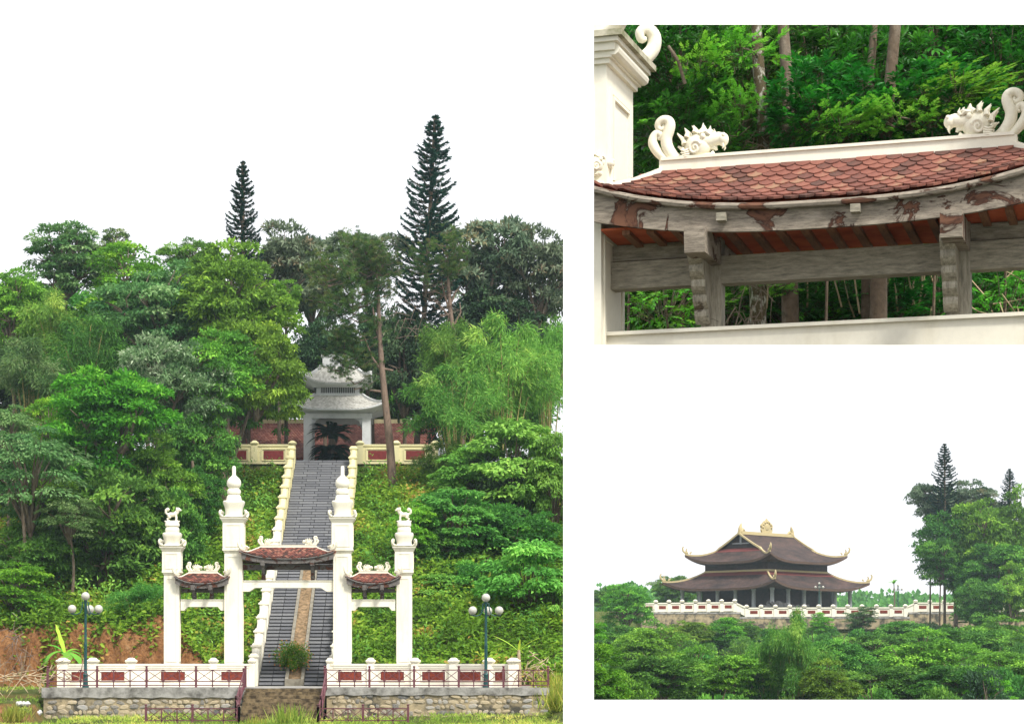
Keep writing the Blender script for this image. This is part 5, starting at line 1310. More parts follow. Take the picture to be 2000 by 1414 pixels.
# ------------------------------------------------------------------ the grove on the left photograph's hill
G = 'trees on the wooded hill'
T_LEFT = [
 ('airy', 130, 432, 600, 190, 157, 'loose airy tree topping the skyline at the far left'),
 ('airy', 205, 440, 570, 110, 158, 'loose airy tree with a stray twig on the skyline, second from left'),
 ('bright', 250, 470, 660, 210, 153, 'yellow-green leafy tree on the left skyline beside the airy trees'),
 ('dark', 372, 455, 590, 105, 157, 'small round dark green tree on the skyline left of the smaller spire conifer'),
 ('mid', 25, 515, 700, 150, 152, 'mid green tree cut by the left photo edge at the skyline'),
 ('mid', 440, 478, 740, 235, 149, 'tall mid green leafy tree under the smaller spire conifer'),
 ('pale', 310, 520, 740, 230, 150, 'pale green tree below the yellow-green skyline tree'),
 ('bamboo_dark', 170, 570, 830, 180, 146, 'dark green bamboo clump deep in the left grove'),
 ('bamboo_pale', 60, 640, 830, 190, 143, 'pale drooping bamboo clump at the left edge'),
 ('bamboo', 110, 560, 740, 170, 150, 'green bamboo clump behind the pale bamboo at the left edge'),
 ('mid', 500, 600, 845, 165, 141, 'mid green tree reaching out over the left gatehouse roof'),
 ('cream', 335, 640, 910, 215, 137, 'creamy pale-tipped tree in the middle of the left grove'),
 ('mid', 440, 640, 858, 190, 139, 'broad mid green tree between the cream-tipped tree and the gatehouse'),
 ('bright', 210, 715, 960, 240, 129, 'bright green bushy tree below the bamboo on the left slope'),
 ('bright', 95, 775, 960, 140, 131, 'bright green bushy crown left of the larger bright tree'),
 ('lush_pale', 60, 800, 1060, 230, 123, 'light green layered tree with a thin leaning trunk at the left edge'),
 ('lush_pale', 15, 770, 930, 130, 128, 'light green layered crown cut by the left photo edge'),
 ('dark', 385, 775, 985, 150, 136, 'dark green tree left of the inner left gate pillar'),
 ('dark', 200, 890, 1190, 270, 125, 'broad dark green tree above the left lamp post'),
 ('dark', 330, 930, 1170, 150, 128, 'dark green tree right behind the left lion pillar'),
 ('mid', 290, 850, 1040, 170, 131, 'mid green tree between the bright tree and the left lion pillar'),
 ('dark', 390, 900, 1050, 100, 133, 'small dark green tree above the left side roof'),
 ('lush_pale', 135, 950, 1070, 120, 122, 'small light green spray of foliage over the dark slope at the left'),
 ('dark', 75, 1000, 1190, 190, 124, 'dark green bush mass behind the leaning thin trunk'),
 ('magnolia', 560, 432, 640, 150, 159, 'grey-brown leaved tree between the two spire conifers, left one'),
 ('magnolia', 715, 440, 590, 150, 160, 'grey-brown leaved tree on the skyline right of the pine crown'),
 ('magnolia', 610, 470, 660, 120, 161, 'grey-brown leaved tree on the skyline behind the gatehouse'),
 ('black', 640, 600, 800, 130, 157, 'blackish tree directly behind the gatehouse roofs'),
 ('mid', 545, 540, 640, 80, 152, 'small green crown left of the gatehouse top'),
 ('black', 790, 560, 850, 150, 154, 'blackish dense tree right of the pine trunk'),
 ('black', 735, 600, 790, 110, 156, 'blackish dense tree behind the pine trunk'),
 ('magnolia', 945, 398, 640, 190, 160, 'dark grey-green open tree on the right skyline beside the taller spire conifer'),
 ('magnolia', 1050, 440, 660, 150, 160, 'dark grey-green open tree on the skyline at the right photo edge'),
 ('black', 980, 540, 720, 180, 161, 'dark tree with visible branches under the right skyline'),
 ('bamboo', 880, 592, 780, 120, 148, 'small pale bamboo plume right of the blackish tree'),
 ('bamboo', 985, 600, 860, 190, 146, 'large bright bamboo clump on the right slope'),
 ('bamboo', 1070, 585, 860, 120, 149, 'bamboo clump at the right photo edge'),
 ('bamboo', 890, 705, 890, 190, 142, 'drooping bamboo clump reaching towards the gatehouse'),
 ('bamboo_dark', 862, 840, 970, 100, 141, 'thin dark bamboo in front of the right yellow parapet'),
 ('lush', 1000, 790, 1040, 220, 137, 'lush layered tree under the large bamboo on the right'),
 ('lush', 1080, 820, 1080, 110, 135, 'lush layered tree at the right photo edge, mid height'),
 ('lush', 915, 850, 1010, 140, 138, 'lush vine-hung tree right of the drooping bamboo'),
 ('lush', 885, 940, 1110, 190, 130, 'lush layered bush above the right lion pillar'),
 ('lush_bright', 810, 965, 1090, 90, 128, 'leafy bright bush left of the right lion pillar top'),
 ('dark', 1010, 970, 1140, 180, 131, 'dark green thicket between the lush trees on the right'),
 ('lush', 1030, 1030, 1270, 190, 122, 'lush tree with big leaves behind the right lamp post'),
 ('dark', 930, 1080, 1240, 170, 126, 'dark green thicket left of the right lamp post'),
 ('lush', 1085, 1100, 1280, 100, 121, 'lush leafy tree cut by the right photo edge above the dry leaves'),
 ('lush', 860, 1110, 1215, 110, 125, 'lush low bush right of the right lion pillar shaft'),
 ('dark', 850, 1010, 1160, 150, 129, 'dark green bush behind the right lion pillar'),
 ('bamboo', 270, 1120, 1225, 140, 119.5, 'light drooping bush on the earth bank right of the left lamp post'),
 ('lush_bright', 30, 1080, 1215, 160, 119.5, 'bright low bush on the earth bank at the left edge'),
]
for t in T_LEFT:
    kw = {}
    if t[0].startswith('bamboo'): kw = dict(name='bamboo_clump', trunk=M['cane'], tr=0.07)
    if t[0] in ('lush', 'lush_pale', 'lush_bright') : kw = dict(name='layered_tree', tr=0.12)
    if t[1] == 60 and t[0] == 'lush_pale': kw = dict(name='layered_tree', tr=0.17, base_px=66)
    if t[1] == 500: kw = dict(base_px=425)
    if t[0] == 'magnolia': kw = dict(name='magnolia_tree')
    tree(*t, group=G, **kw)
# dense trees behind that close the wood
ORD = ['first', 'second', 'third', 'fourth', 'fifth', 'sixth', 'seventh', 'eighth', 'ninth', 'tenth', 'eleventh', 'twelfth', 'thirteenth', 'fourteenth', 'fifteenth', 'sixteenth', 'seventeenth', 'eighteenth', 'nineteenth', 'twentieth', 'twenty-first', 'twenty-second', 'twenty-third']
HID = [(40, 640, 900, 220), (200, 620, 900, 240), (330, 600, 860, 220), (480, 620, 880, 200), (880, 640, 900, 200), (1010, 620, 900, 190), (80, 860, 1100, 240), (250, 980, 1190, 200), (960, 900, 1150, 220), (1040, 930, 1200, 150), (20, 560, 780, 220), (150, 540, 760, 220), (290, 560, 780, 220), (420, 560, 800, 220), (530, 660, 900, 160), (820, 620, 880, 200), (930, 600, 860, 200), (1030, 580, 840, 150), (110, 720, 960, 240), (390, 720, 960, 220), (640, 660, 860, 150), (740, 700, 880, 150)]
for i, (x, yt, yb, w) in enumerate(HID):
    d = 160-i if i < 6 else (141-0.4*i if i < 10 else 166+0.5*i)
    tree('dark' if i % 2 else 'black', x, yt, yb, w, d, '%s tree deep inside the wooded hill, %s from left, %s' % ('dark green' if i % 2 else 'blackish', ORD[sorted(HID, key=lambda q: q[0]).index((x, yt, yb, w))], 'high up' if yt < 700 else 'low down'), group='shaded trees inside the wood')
# thin bare trunks that show between the crowns
for i, (x, yb, yt, d, r, lab) in enumerate([(372, 1056, 900, 133.6, 0.17, 'short thick trunk between the left gate pillars'),
      (63, 1190, 930, 122.4, 0.14, 'slender leaning trunk on the bank at the far left')]):
    gz = zg(X(x, d), d); root = thing('tree_trunk', lab, 'tree', (X(x, d), d, gz))
    trunk_obj(root, 70+i, M['bark'], Z(yt, d)-gz, r, (X(x-22, d)-X(x, d), 0) if i == 1 else (0.1, 0))
# spire conifers
for x, yt, d, H, lab in ((474, 318, 157, None, 'smaller spire-shaped conifer on the left skyline'), (850, 228, 156, None, 'taller spire-shaped conifer on the right skyline')):
    gz = zg(X(x, d), d); ht = Z(yt, d)-gz
    root = thing('spire_conifer', lab, 'conifer', (X(x, d), d, gz), group='spire conifers')
    vis = (300 if yt < 300 else 210)/S(d)
    k = (ht)/17.0*0.62 if yt < 300 else ht/17*0.55
    wide = (140 if yt < 300 else 96)/S(d)/2/2.3
    put('crown', NORF[0], root, (0, 0, ht-17.0*k), (0, 0.0, rnd.uniform(0, 6)), (wide*1.05, wide*1.05, k)); put('limb', NORF[1], root, (0, 0, ht-17.0*k), None, (wide*1.05, wide*1.05, k))
    trunk_obj(root, 5, M['bark'], ht, 0.22, bend=0.02)
    if yt < 300: root.rotation_euler = (0, math.radians(3.2), 0); root.location.x -= math.sin(math.radians(3.2))*ht
# pine in front of the gatehouse
def pine(label, base, pts, rad, crowns, d):
    b = P(base[0], base[1], d); b.z = zg(b.x, d); root = thing('pine_tree', label, 'pine', tuple(b))
    loc = [P(x, y, d)-b for x, y in pts]; loc[0].z = -0.2
    MB().tube(loc, rad, 10).build('trunk', M['bark_pine'], root, True)
    for q in crowns:
        kind, x, yt, yb, w = q; cm, lm = CR[kind][tcount[0] % len(CR[kind])]; tcount[0] += 1
        c = P(x, (yt+yb)/2, d)-b; s = (w/2)/S(d)/2.7; sz = (yb-yt)/2/S(d)/2.8; rz = rnd.uniform(0, 6)
        put('crown', cm, root, c, (0, 0, rz), (s, s, sz)); put('limb', lm, root, c, (0, 0, rz), (s, s, sz))
    return root, b
pr, pb = pine('tall pine with bare pinkish trunk and sparse crown beside the gatehouse', (768, 945), [(768, 945), (762, 870), (753, 790), (746, 720), (741, 650), (739, 580), (735, 520)], [0.30, 0.25, 0.22, 0.19, 0.15, 0.11, 0.06],
              [('pine', 690, 455, 620, 135), ('pine', 745, 470, 590, 100), ('pine', 665, 560, 690, 150), ('pine', 690, 655, 770, 120), ('pine', 672, 640, 740, 110), ('pine', 640, 480, 620, 120), ('pine', 700, 540, 680, 150), ('pine', 715, 450, 560, 130)], 144.0)
for pth in ([(744, 722), (728, 700), (712, 660), (690, 640)], [(741, 660), (733, 640), (728, 600)], [(748, 720), (768, 724)], [(746, 765), (722, 762)]):
    MB().tube([P(x, y, 144)-pb for x, y in pth], [0.09, 0.07, 0.05, 0.02][:len(pth)], 6).build('branch', M['bark_pine'], pr, True)
pr2, pb2 = pine('pine with twisted pale branches right of the taller spire conifer', (905, 760), [(905, 900), (893, 700), (880, 610), (876, 560), (874, 500)], [0.22, 0.18, 0.14, 0.11, 0.05],
                [('pine', 870, 440, 550, 110), ('pine', 835, 480, 580, 110), ('pine', 895, 455, 540, 70), ('drypine', 860, 540, 620, 100)], 152.0)
for pth in ([(883, 625), (862, 600), (845, 585)], [(878, 600), (890, 570), (898, 560)], [(884, 640), (900, 610), (898, 590)], [(880, 615), (868, 575), (862, 545)]):
    MB().tube([P(x, y, 152)-pb2 for x, y in pth], [0.08, 0.06, 0.02], 6).build('branch', M['bark_pine'], pr2, True)
# dead brown twigs hanging right of the pine
def twigs(name, label, c, rad, n, seed, mat='twig', d=None, seg=3, thick=0.02, updir=(0, 0, -0.4), cat='branches'):
    r = random.Random(seed); root = thing(name, label, cat, tuple(c))
    for k in range(n):
        p = Vector((r.gauss(0, rad[0]), r.gauss(0, rad[1]), r.gauss(0, rad[2]))); dr = Vector((r.gauss(0, 1), r.gauss(0, 0.6), r.gauss(0, 0.7)))+Vector(updir); dr.normalize()
        l = r.uniform(0.5, 1.6)*max(rad); q = p+dr*l*0.5+Vector((0, 0, r.uniform(-0.1, 0.1))*1)
        if p.z < -c[2]+0: pass
        MB().tube([p, q, p+dr*l+Vector((0, 0, r.uniform(-0.2, 0.1)))], [thick, thick*0.8, thick*0.3], 4).build('stalk', M[mat], root)
    return root
twigs('dead_branches', 'bare brown twigs hanging between the blackish tree and the bamboo', P(810, 620, 150), (1.3, 0.6, 0.7), 34, 3, 'twig')
twigs('hanging_roots', 'tangle of dead grey vines on the earth bank at the far left', P(30, 1262, 115.6), (0.35, 0.25, 0.75), 46, 4, 'twig', updir=(0, 0, -0.9), thick=0.018)
twigs('brush_pile', 'pile of dry pale sticks left of the terrace railing', P(35, 1322, 105.5), (1.0, 0.5, 0.16), 44, 5, 'dry', updir=(0.4, 0, 0.05), thick=0.028)
twigs('dry_fronds', 'heap of dry fallen leaves and stalks at the right end of the terrace', P(1045, 1308, 106.5), (0.5, 0.4, 0.38), 44, 6, 'dry', updir=(0.5, 0, -0.6), thick=0.025)

# banana plants
def blade(mb, base, a, tilt, ln, w, droop, tint, torn=0.0, r=random.Random(3)):
    n = 9; prev = None; ca, sa = math.cos(a), math.sin(a); rows = []
    p = Vector(base); el = tilt
    for i in range(n+1):
        t = i/n; ww = w*math.sin(math.pi*min(1, (t*0.92+0.08)))**0.6*(0.5 if t > 0.93 else 1)
        side = Vector((-sa, ca, 0)); sag = Vector((0, 0, -0.25*ww))
        j = 1+r.uniform(-torn, torn)
        rows.append([p+side*ww*j+sag, p, p-side*ww*j+sag])
        p = p+Vector((ca*math.cos(el), sa*math.cos(el), math.sin(el)))*ln/n; el -= droop/n
    vs = [q for rr in rows for q in rr]
    mb.add(vs, [(i*3+k, i*3+k+1, (i+1)*3+k+1, (i+1)*3+k) for i in range(n) for k in range(2)], tint)
def banana(label, base, h, lv, dry=False):
    root = thing('banana_plant', label, 'banana plant', tuple(base))
    MB().tube([(0, 0, -0.1), (0.03, 0, h*0.5), (0.0, 0, h)], [0.14, 0.11, 0.07], 10).build('stem', M['dry'] if dry else M['cane'], root, True)
    for a, ti, ln, w, dr, tt in lv:
        m = MB(); blade(m, (0, 0, h-0.05), a, ti, ln, w, dr, tt, 0.2); m.build('leaf_blade', M['leaf_banana'], root, True)
bb = P(127, 1300, 111.5); bb.z = zg(bb.x, 111.5)
banana('young banana plant with one upright yellow-green leaf behind the left balustrade', bb, 1.75, [(2.6, 1.25, 1.6, 0.17, 0.15, 0.8), (0.2, 0.6, 1.2, 0.24, 2.2, 0.5), (2.9, 0.4, 1.4, 0.2, 1.7, 0.3), (-0.6, 0.3, 1.5, 0.22, 2.0, 0.35), (-2.4, 0.5, 1.5, 0.2, 2.1, 0.3), (-1.2, 0.4, 1.1, 0.25, 1.9, 0.4), (3.0, 1.0, 1.0, 0.18, 1.2, 0.4), (0.6, 0.9, 0.9, 0.2, 1.6, 0.45)])
bb = P(1013, 1300, 109.5); bb.z = zg(bb.x, 109.5)
banana('tattered banana plant with bare leaf ribs at the right end of the balustrade', bb, 1.9, [(3.0, 0.75, 1.5, 0.15, 0.5, 0.9), (2.7, 0.45, 1.2, 0.10, 0.6, 0.6), (0.25, 0.75, 1.5, 0.035, 0.6, 0.9), (0.1, 0.5, 1.4, 0.03, 0.6, 0.8), (-1.2, 1.3, 0.6, 0.06, 0.1, 0.9)], True)
# cycad at the stair head
cy = P(648, 899, 148.6); cy.z = STOP
root = thing('cycad', 'dark cycad with arching fronds at the top of the stair', 'palm', tuple(cy))
MB().tube([(0, 0, -0.05), (0, 0, 0.8), (0.02, 0, 1.6)], [0.3, 0.27, 0.22], 10).build('trunk', M['bark'], root, True)
rr = np.random.default_rng(77)
for tier, (zc, nf, ln) in enumerate(((0.35, 34, 1.55), (0.95, 34, 1.6), (1.85, 54, 1.8))):
    for k in range(nf):
        a = 2*np.pi*k/nf+rr.normal(0, 0.1); el = rr.uniform(0.1, 1.25) if tier == 2 else rr.uniform(-0.1, 0.7); n = 46
        t = np.linspace(0.08, 1, n); l = ln*rr.uniform(0.8, 1.1)
        x = l*t*np.cos(el*(1-0.35*t)); z = l*t*np.sin(el)-0.55*l*t**2.2
        c = np.stack([x*np.cos(a), x*np.sin(a), zc+z], 1); side = np.array([-np.sin(a), np.cos(a), 0])
        Pb = np.vstack([c, c]); D = np.vstack([side+np.array([np.cos(a), np.sin(a), 0.1])*0.7]*n+[-side+np.array([np.cos(a), np.sin(a), 0.1])*0.7]*n)
        me = leaves(Pb, D, np.tile([0, 0, 1.0], (2*n, 1)), np.tile(0.36*np.sin(np.pi*(0.12+0.85*t)), 2), np.full(2*n, 0.055), np.clip(rr.normal(0.5, 0.2, 2*n), 0, 1), M['leaf_cycad'], 'frond')
        put('frond', me, root)
# flowering shrub in the planter
def flower_shrub():
    b = Vector((X(571, 113.5), 113.6, FLOOR+0.75)); root = thing('flowering_shrub', 'round green shrub with small orange flowers in the stair planter', 'shrub', tuple(b))
    r = np.random.default_rng(8); n = 5200
    d = rdir(n, r); q = r.random(n)**0.4
    lump = 0.8+0.32*np.sin(d[:, 0]*6+1)*np.cos(d[:, 1]*5+d[:, 2]*4)+r.normal(0, 0.07, n)
    Pb = d*np.array([1.0, 0.8, 0.78])*(q*lump)[:, None]+np.array([0, 0, 0.72])
    t = np.clip(0.45+r.normal(0, 0.2, n), 0, 1)
    put('foliage', leaves(Pb, d+r.normal(size=(n, 3))*0.5, d+np.array([0, 0, 0.6]), r.uniform(0.07, 0.13, n), r.uniform(0.035, 0.055, n), t, M['leaf_bright'], 'foliage'), root)
    n = 300; d = rdir(n, r); lump = 0.84+0.32*np.sin(d[:, 0]*6+1)*np.cos(d[:, 1]*5+d[:, 2]*4)
    Pb = d*np.array([1.04, 0.83, 0.82])*lump[:, None]+np.array([0, 0, 0.72])
    om = plain('orange_petal', (0.65, 0.20, 0.04), (0.75, 0.35, 0.08), 3, 0.6, 0)
    put('flowers', leaves(Pb, d+r.normal(size=(n, 3))*0.3, rdir(n, r), np.full(n, 0.07), np.full(n, 0.06), r.random(n), om, 'flowers'), root, kind='stuff')
    MB().tube([(0, 0, -0.35), (0, 0, 0.2)], [0.05, 0.03], 6).build('stem', M['bark'], root)
flower_shrub()
n = 2600; r7 = np.random.default_rng(70); t7 = r7.random(n); x7 = np.where(r7.random(n) < 0.75, PLX0+0.16+0.22*r7.random(n), PLX0+0.16+0.62*r7.random(n)); y7 = SY0+0.2+(yb-SY0-0.3)*t7; z7 = FLOOR+0.2+(zb2-FLOOR-0.06)*t7
k7 = fbm(x7*2, y7*0.8) > 0.42
Pb = np.stack([x7, y7, z7+0.12*r7.random(n)], 1)[k7]; n = len(Pb)
o = put('planter_weeds', leaves(Pb-np.array(bed.location), np.stack([r7.normal(0, 1, n), r7.normal(-.4, 1, n), r7.uniform(.3, 1.2, n)], 1), np.stack([r7.normal(0, .4, n), np.full(n, -.5), np.ones(n)], 1), r7.uniform(0.12, 0.24, n), r7.uniform(0.05, 0.1, n), np.clip(r7.normal(.45, .2, n), 0, 1), M['leaf_cover'], 'planter_weeds'), bed, kind='stuff')
# ground cover on the slope and grass in front
def scatter(name, n, xr, yr, keep, L, W, kind, upr, seed, label, cat, clump=1.2, hgt=0.25):
    r = np.random.default_rng(seed); x = r.uniform(*xr, n); y = r.uniform(*yr, n)
    k = keep(x, y, r); x, y = x[k], y[k]; n = len(x)
    bumpy = fbm(x*clump, y*clump); z = z_ground(x, y)+hgt*bumpy*r.random(n)*2.0
    D = unit(np.stack([r.normal(0, 1, n), r.normal(-0.3, 1, n), r.uniform(0.1, 1, n)*upr], 1)); N = unit(np.stack([r.normal(0, .5, n), r.normal(-0.5, .5, n), np.ones(n)*0.8], 1))
    t = np.clip((fbm(x*0.5+4, y*0.5)-0.47)*1.7+0.48+r.normal(0, 0.17, n), 0, 1)
    o = put(name, leaves(np.stack([x, y, z], 1), D, N, L*r.uniform(0.6, 1.3, n), W*r.uniform(0.7, 1.2, n), t, M['leaf_'+kind], name)); tag(o, label, cat, None, 'stuff')
def k_slope(x, y, r):
    st = (x > STX0-0.45) & (x < STX1+0.45) & (y < 147.2)
    bank = (x < -9.9) & (y < 116.6+3.4*(fbm(x*0.7, y*0.5)-0.4)) & (r.random(len(x)) > 0.03)
    bank2 = (x < -10.2) & (y < 114.2)
    dry = (fbm(x*0.45+60, y*0.45) > 0.60+0.25*(r.random(len(x)))) & (x > -4)
    rr_ = x/y
    return ~st & ~bank & ~bank2 & ~dry & (rr_ < 0.066) & (y < 146.6)
scatter('ground_cover', 165000, (-26, 16), (112.6, 147), k_slope, 0.30, 0.16, 'cover', 0.9, 1, 'leafy green ground cover over the hill slope', 'ground cover', 0.9, 0.75)
def k_dry(x, y, r):
    st = (x > STX0-0.6) & (x < STX1+0.6)
    p = fbm(x*0.45+60, y*0.45) > 0.50
    return ~st & p & (x/y < 0.066) & (y < 146.6) & ~((x < -9.9) & (y < 116.2))
scatter('dry_grass', 30000, (-22, 12), (112.8, 147), k_dry, 0.34, 0.03, 'drypine', 1.3, 21, 'dry brown stalks and grass among the ground cover', 'dry grass', 0.9, 0.5)
def k_tall(x, y, r):
    st = (x > STX0-0.9) & (x < STX1+0.9)
    return ~st & (fbm(x*0.7+15, y*0.7+3) > 0.52) & (x/y < 0.0655) & (y < 146.4) & ~((x < -9.9) & (y < 117.2))
scatter('weeds', 42000, (-24, 12), (113, 147), k_tall, 0.26, 0.10, 'lush', 1.6, 22, 'taller leafy weeds in clumps on the slope', 'weeds', 1.6, 1.5)
def k_grass(x, y, r):
    st = (x > STEPX0-0.3) & (x < STEPX1+0.3) & (y > 100.9)
    e = (x < TX0+1.2) & (y > 99) & (fbm(x*0.5+31, y*0.9) > 0.42)
    inn = (x > TX0-0.1) & (x < TX1+0.1) & (y > 103.9)
    return ~st & ~inn & ~e & (fbm(x*0.8+7, y*0.8) > 0.25+0.4*r.random(len(x)))
scatter('grass', 52000, (-23, 12), (93.5, 110), k_grass, 0.22, 0.035, 'grass', 2.2, 2, 'short grass and weeds on the ground before the terrace', 'grass', 1.0, 0.03)
def tuft(label, px, py, d, n, ln, seed):
    b = P(px, py, d); b.z = zg(b.x, d); r = np.random.default_rng(seed)
    Pb = np.stack([r.normal(0, 0.35*ln, n), r.normal(0, 0.25*ln, n), np.zeros(n)-0.05], 1)
    D = np.stack([r.normal(0, 0.35, n), r.normal(0, 0.3, n), np.ones(n)], 1)
    o = put('grass_tuft', leaves(Pb, D, rdir(n, r)*[1, 1, 0.2], ln*r.uniform(0.5, 1.2, n), np.full(n, 0.03), np.clip(r.normal(0.6, 0.2, n), 0, 1), M['leaf_grass'], 'grass_tuft', fold=0.0), None, tuple(b)); tag(o, label, 'grass', 'tall grass tufts')
tuft('tall grass tuft on the bare earth mound at the lower left', 28, 1405, 100, 170, 0.85, 1)
tuft('tall grass tuft in front of the front steps', 565, 1414, 97.5, 240, 1.0, 2)
tuft('small grass tuft at the left of the front steps', 500, 1414, 97.5, 90, 0.6, 4)
tuft('tall reedy grass at the right end of the rubble wall', 1092, 1385, 102, 200, 1.2, 3)
tuft('tall grass beside the dry leaves at the right photo edge', 1078, 1345, 105, 160, 1.2, 6)
rr0 = random.Random(15)
for i, (x, y, lab) in enumerate([(50, 1362, 'pale stone on the earth mound, larger one'), (37, 1359, 'small pale stone on the earth mound, left one'), (77, 1364, 'small pale stone at the end of the rubble wall')]):
    d = 103.2; b = P(x, y, d); b.z = zg(b.x, d)
    m = MB().ball((0, 0, 0.08), (0.22-0.05*i, 0.2, 0.13), 8, 6); m.v = [tuple(Vector(v)*(1+0.15*math.sin(v[0]*31+v[2]*23+i))) for v in m.v]
    o = m.build('loose_stone', plain('pale_stone_%d' % i, (0.5, 0.5, 0.5), (0.62, 0.6, 0.58), 4, 0.9, 0.3)); o.location = b; tag(o, lab, 'stone', 'loose stones')

# ------------------------------------------------------------------ grove behind the close gate
def sprig_bush(seed, kind, nsprig=360, per=9, R=(1.5, 1.1, 1.5), L=0.20, W=0.09):
    r = np.random.default_rng(seed)
    d = rdir(nsprig, r); d[:, 2] = d[:, 2]*0.85+0.1; d = unit(d); c = d*np.array(R)*(r.random((nsprig, 1))**0.35)
    ax = unit(d*0.6+r.normal(size=(nsprig, 3))*0.55+np.array([0, -0.25, 0.25]))
    Ps, Ds, Ns, T, Ls = [], [], [], [], []; mb = MB()
    ct = np.clip(r.normal(0.42, 0.2, nsprig), 0, 1)
    for j in range(per):
        t = j/(per-1); side = unit(np.cross(ax, np.array([0, 0, 1.0])+r.normal(size=(nsprig, 3))*0.15)); sg = 1 if j % 2 else -1
        Ps.append(c+ax*(0.05+0.36*t)+np.array([0, 0, -0.06])*t*t); Ds.append(unit(ax*(0.45+0.5*t)+side*sg*(0.9-0.6*t)+np.array([0, 0, -0.12])+r.normal(size=(nsprig, 3))*0.12))
        Ns.append(unit(np.array([0, -0.35, 1.0])+r.normal(size=(nsprig, 3))*0.3)); T.append(np.clip(ct+r.normal(0, 0.1, nsprig)+0.12*t, 0, 1)); Ls.append(L*r.uniform(0.75, 1.15, nsprig)*(0.8+0.3*np.sin(np.pi*t)))
    Pb, D, N, T, Ls = np.vstack(Ps), np.vstack(Ds), np.vstack(Ns), np.concatenate(T), np.concatenate(Ls)
    me = leaves(Pb, D, N, Ls, Ls*W/L, T, M['leaf_'+kind], 'foliage', fine=True)
    for i in range(0, nsprig, 4): mb.tube([Vector(c[i]*0.35+np.array([0, 0, -0.5])), Vector(c[i]*0.8), Vector(c[i]), Vector(c[i]+ax[i]*0.4)], [0.014, 0.010, 0.007, 0.002], 4)
    return me, mb.mesh('stem', M['bark'])
SB = [sprig_bush(1, 'gloss'), sprig_bush(2, 'gloss'), sprig_bush(3, 'gloss', L=0.23, W=0.072)]
SBB = [sprig_bush(4, 'sprig', 110, 9, (1.6, 0.8, 1.3), 0.17, 0.075), sprig_bush(5, 'sprig', 60, 10, (1.7, 0.7, 1.0), 0.17, 0.075), sprig_bush(6, 'sprig', 80, 9, (1.5, 0.8, 1.4), 0.15, 0.07)]
bi = [0]
def bush(pool, x, y, d, w, h, label, group='glossy bushes behind the close gate', name='glossy_bush'):
    me, st = pool[bi[0] % len(pool)]; bi[0] += 1
    x = max(x, 1112+w*0.66)
    c = P(x, y, d); gz = z_bank(c.x, d); root = thing(name, label, 'bush', (c.x, d, gz), group=group)
    s = (w/2/S(d)/1.6, 0.9, h/2/S(d)/1.6); rz = 0 if bi[0] % 2 else math.pi
    s = (s[0], s[1], s[2]); rot = (0, 0, rnd.uniform(-0.4, 0.4))
    put('foliage', me, root, (0, 0, c.z-gz), rot, s); put('stem', st, root, (0, 0, c.z-gz), rot, s)
    if name == 'leafy_sprays':
        root.location = (c.x, d, c.z)
        for ch in root.children: ch.location = (0, 0, 0); ch.scale = (s[0], 0.9, s[2]*0.8)
        MB().tube([(0, 0, 0), (0.3, 0.9, 0.15), (0.4, 2.6, 0.2)], [0.008, 0.014, 0.03], 5, sub=3).build('twig', M['bark'], root)
    else: MB().tube([(0, 0, -0.1), (0.05, 0.05, (c.z-gz)*0.5), (0, 0, c.z-gz)], [0.02, 0.016, 0.01], 5).build('stem', M['bark'], root)
B_TOP = [(1330, 130, 27, 260, 250, 'glossy bush right of the close pillar cornice'), (1330, 270, 26.5, 200, 220, 'glossy bush behind the left ridge dragon'),
 (1450, 200, 28.5, 260, 330, 'dark glossy bush behind the lichen-spotted trunk'), (1590, 120, 29, 290, 280, 'glossy bush high between the two pale trunks'),
 (1610, 230, 26, 250, 210, 'glossy bush above the middle of the close tiled roof'), (1830, 120, 28.5, 330, 280, 'large glossy bush at the upper right of the close view'),
 (1820, 220, 26, 250, 190, 'glossy bush just left of the right ridge dragon'), (1960, 150, 27.5, 240, 260, 'glossy bush above the right ridge dragon'), (1700, 200, 27.5, 220, 260, 'glossy bush beside the forked trunk'), (1960, 60, 29, 260, 220, 'glossy bush at the top right corner of the close view'), (1220, 220, 29, 170, 330, 'glossy bush hidden behind the close pillar')]
for x, y, d, w, h, lab in B_TOP: bush(SB, x, y, d, w, h, lab)
for x, y, d, w, h, lab in [(1300, 590, 25.5, 210, 190, 'bright bush seen under the tie beam between pillar and left post'), (1540, 600, 28, 200, 190, 'dark bush under the tie beam right of the left post'), (1760, 600, 27.5, 230, 180, 'dark bush under the tie beam beside the thick trunk'), (1960, 590, 25.5, 210, 200, 'bush under the tie beam right of the right post'), (1420, 600, 29, 200, 220, 'dark bush behind the left post'), (1650, 590, 29.5, 240, 220, 'dark bush in the middle under the tie beam'), (1880, 600, 29.5, 220, 220, 'dark bush behind the right post')]:
    bush(SBB if 'bright' in lab or 'right of the right' in lab else SB, x, y, d, w, h, lab)
bush(SBB, 1300, 600, 26.2, 200, 170, 'second bright bush low beside the close pillar')
for x, y, d, w, h, lab in [(1450, 95, 25, 150, 130, 'light green sprays hanging in front of the lichen-spotted trunk'), (1370, 120, 25.3, 110, 90, 'light green spray right of the pillar cornice'), (1640, 240, 24.8, 150, 90, 'light green sprays above the roof ridge'), (1760, 230, 24.8, 160, 110, 'light green sprays before the forked trunk'), (1440, 205, 25, 110, 60, 'light green twig beside the lichen-spotted trunk'), (1870, 180, 25, 150, 130, 'light green sprays near the right ridge dragon'), (1500, 560, 26, 120, 60, 'light green twig under the tie beam')]:
    bush(SBB, x, y, d, w, h, lab, 'light sprays behind the close gate', 'leafy_sprays')
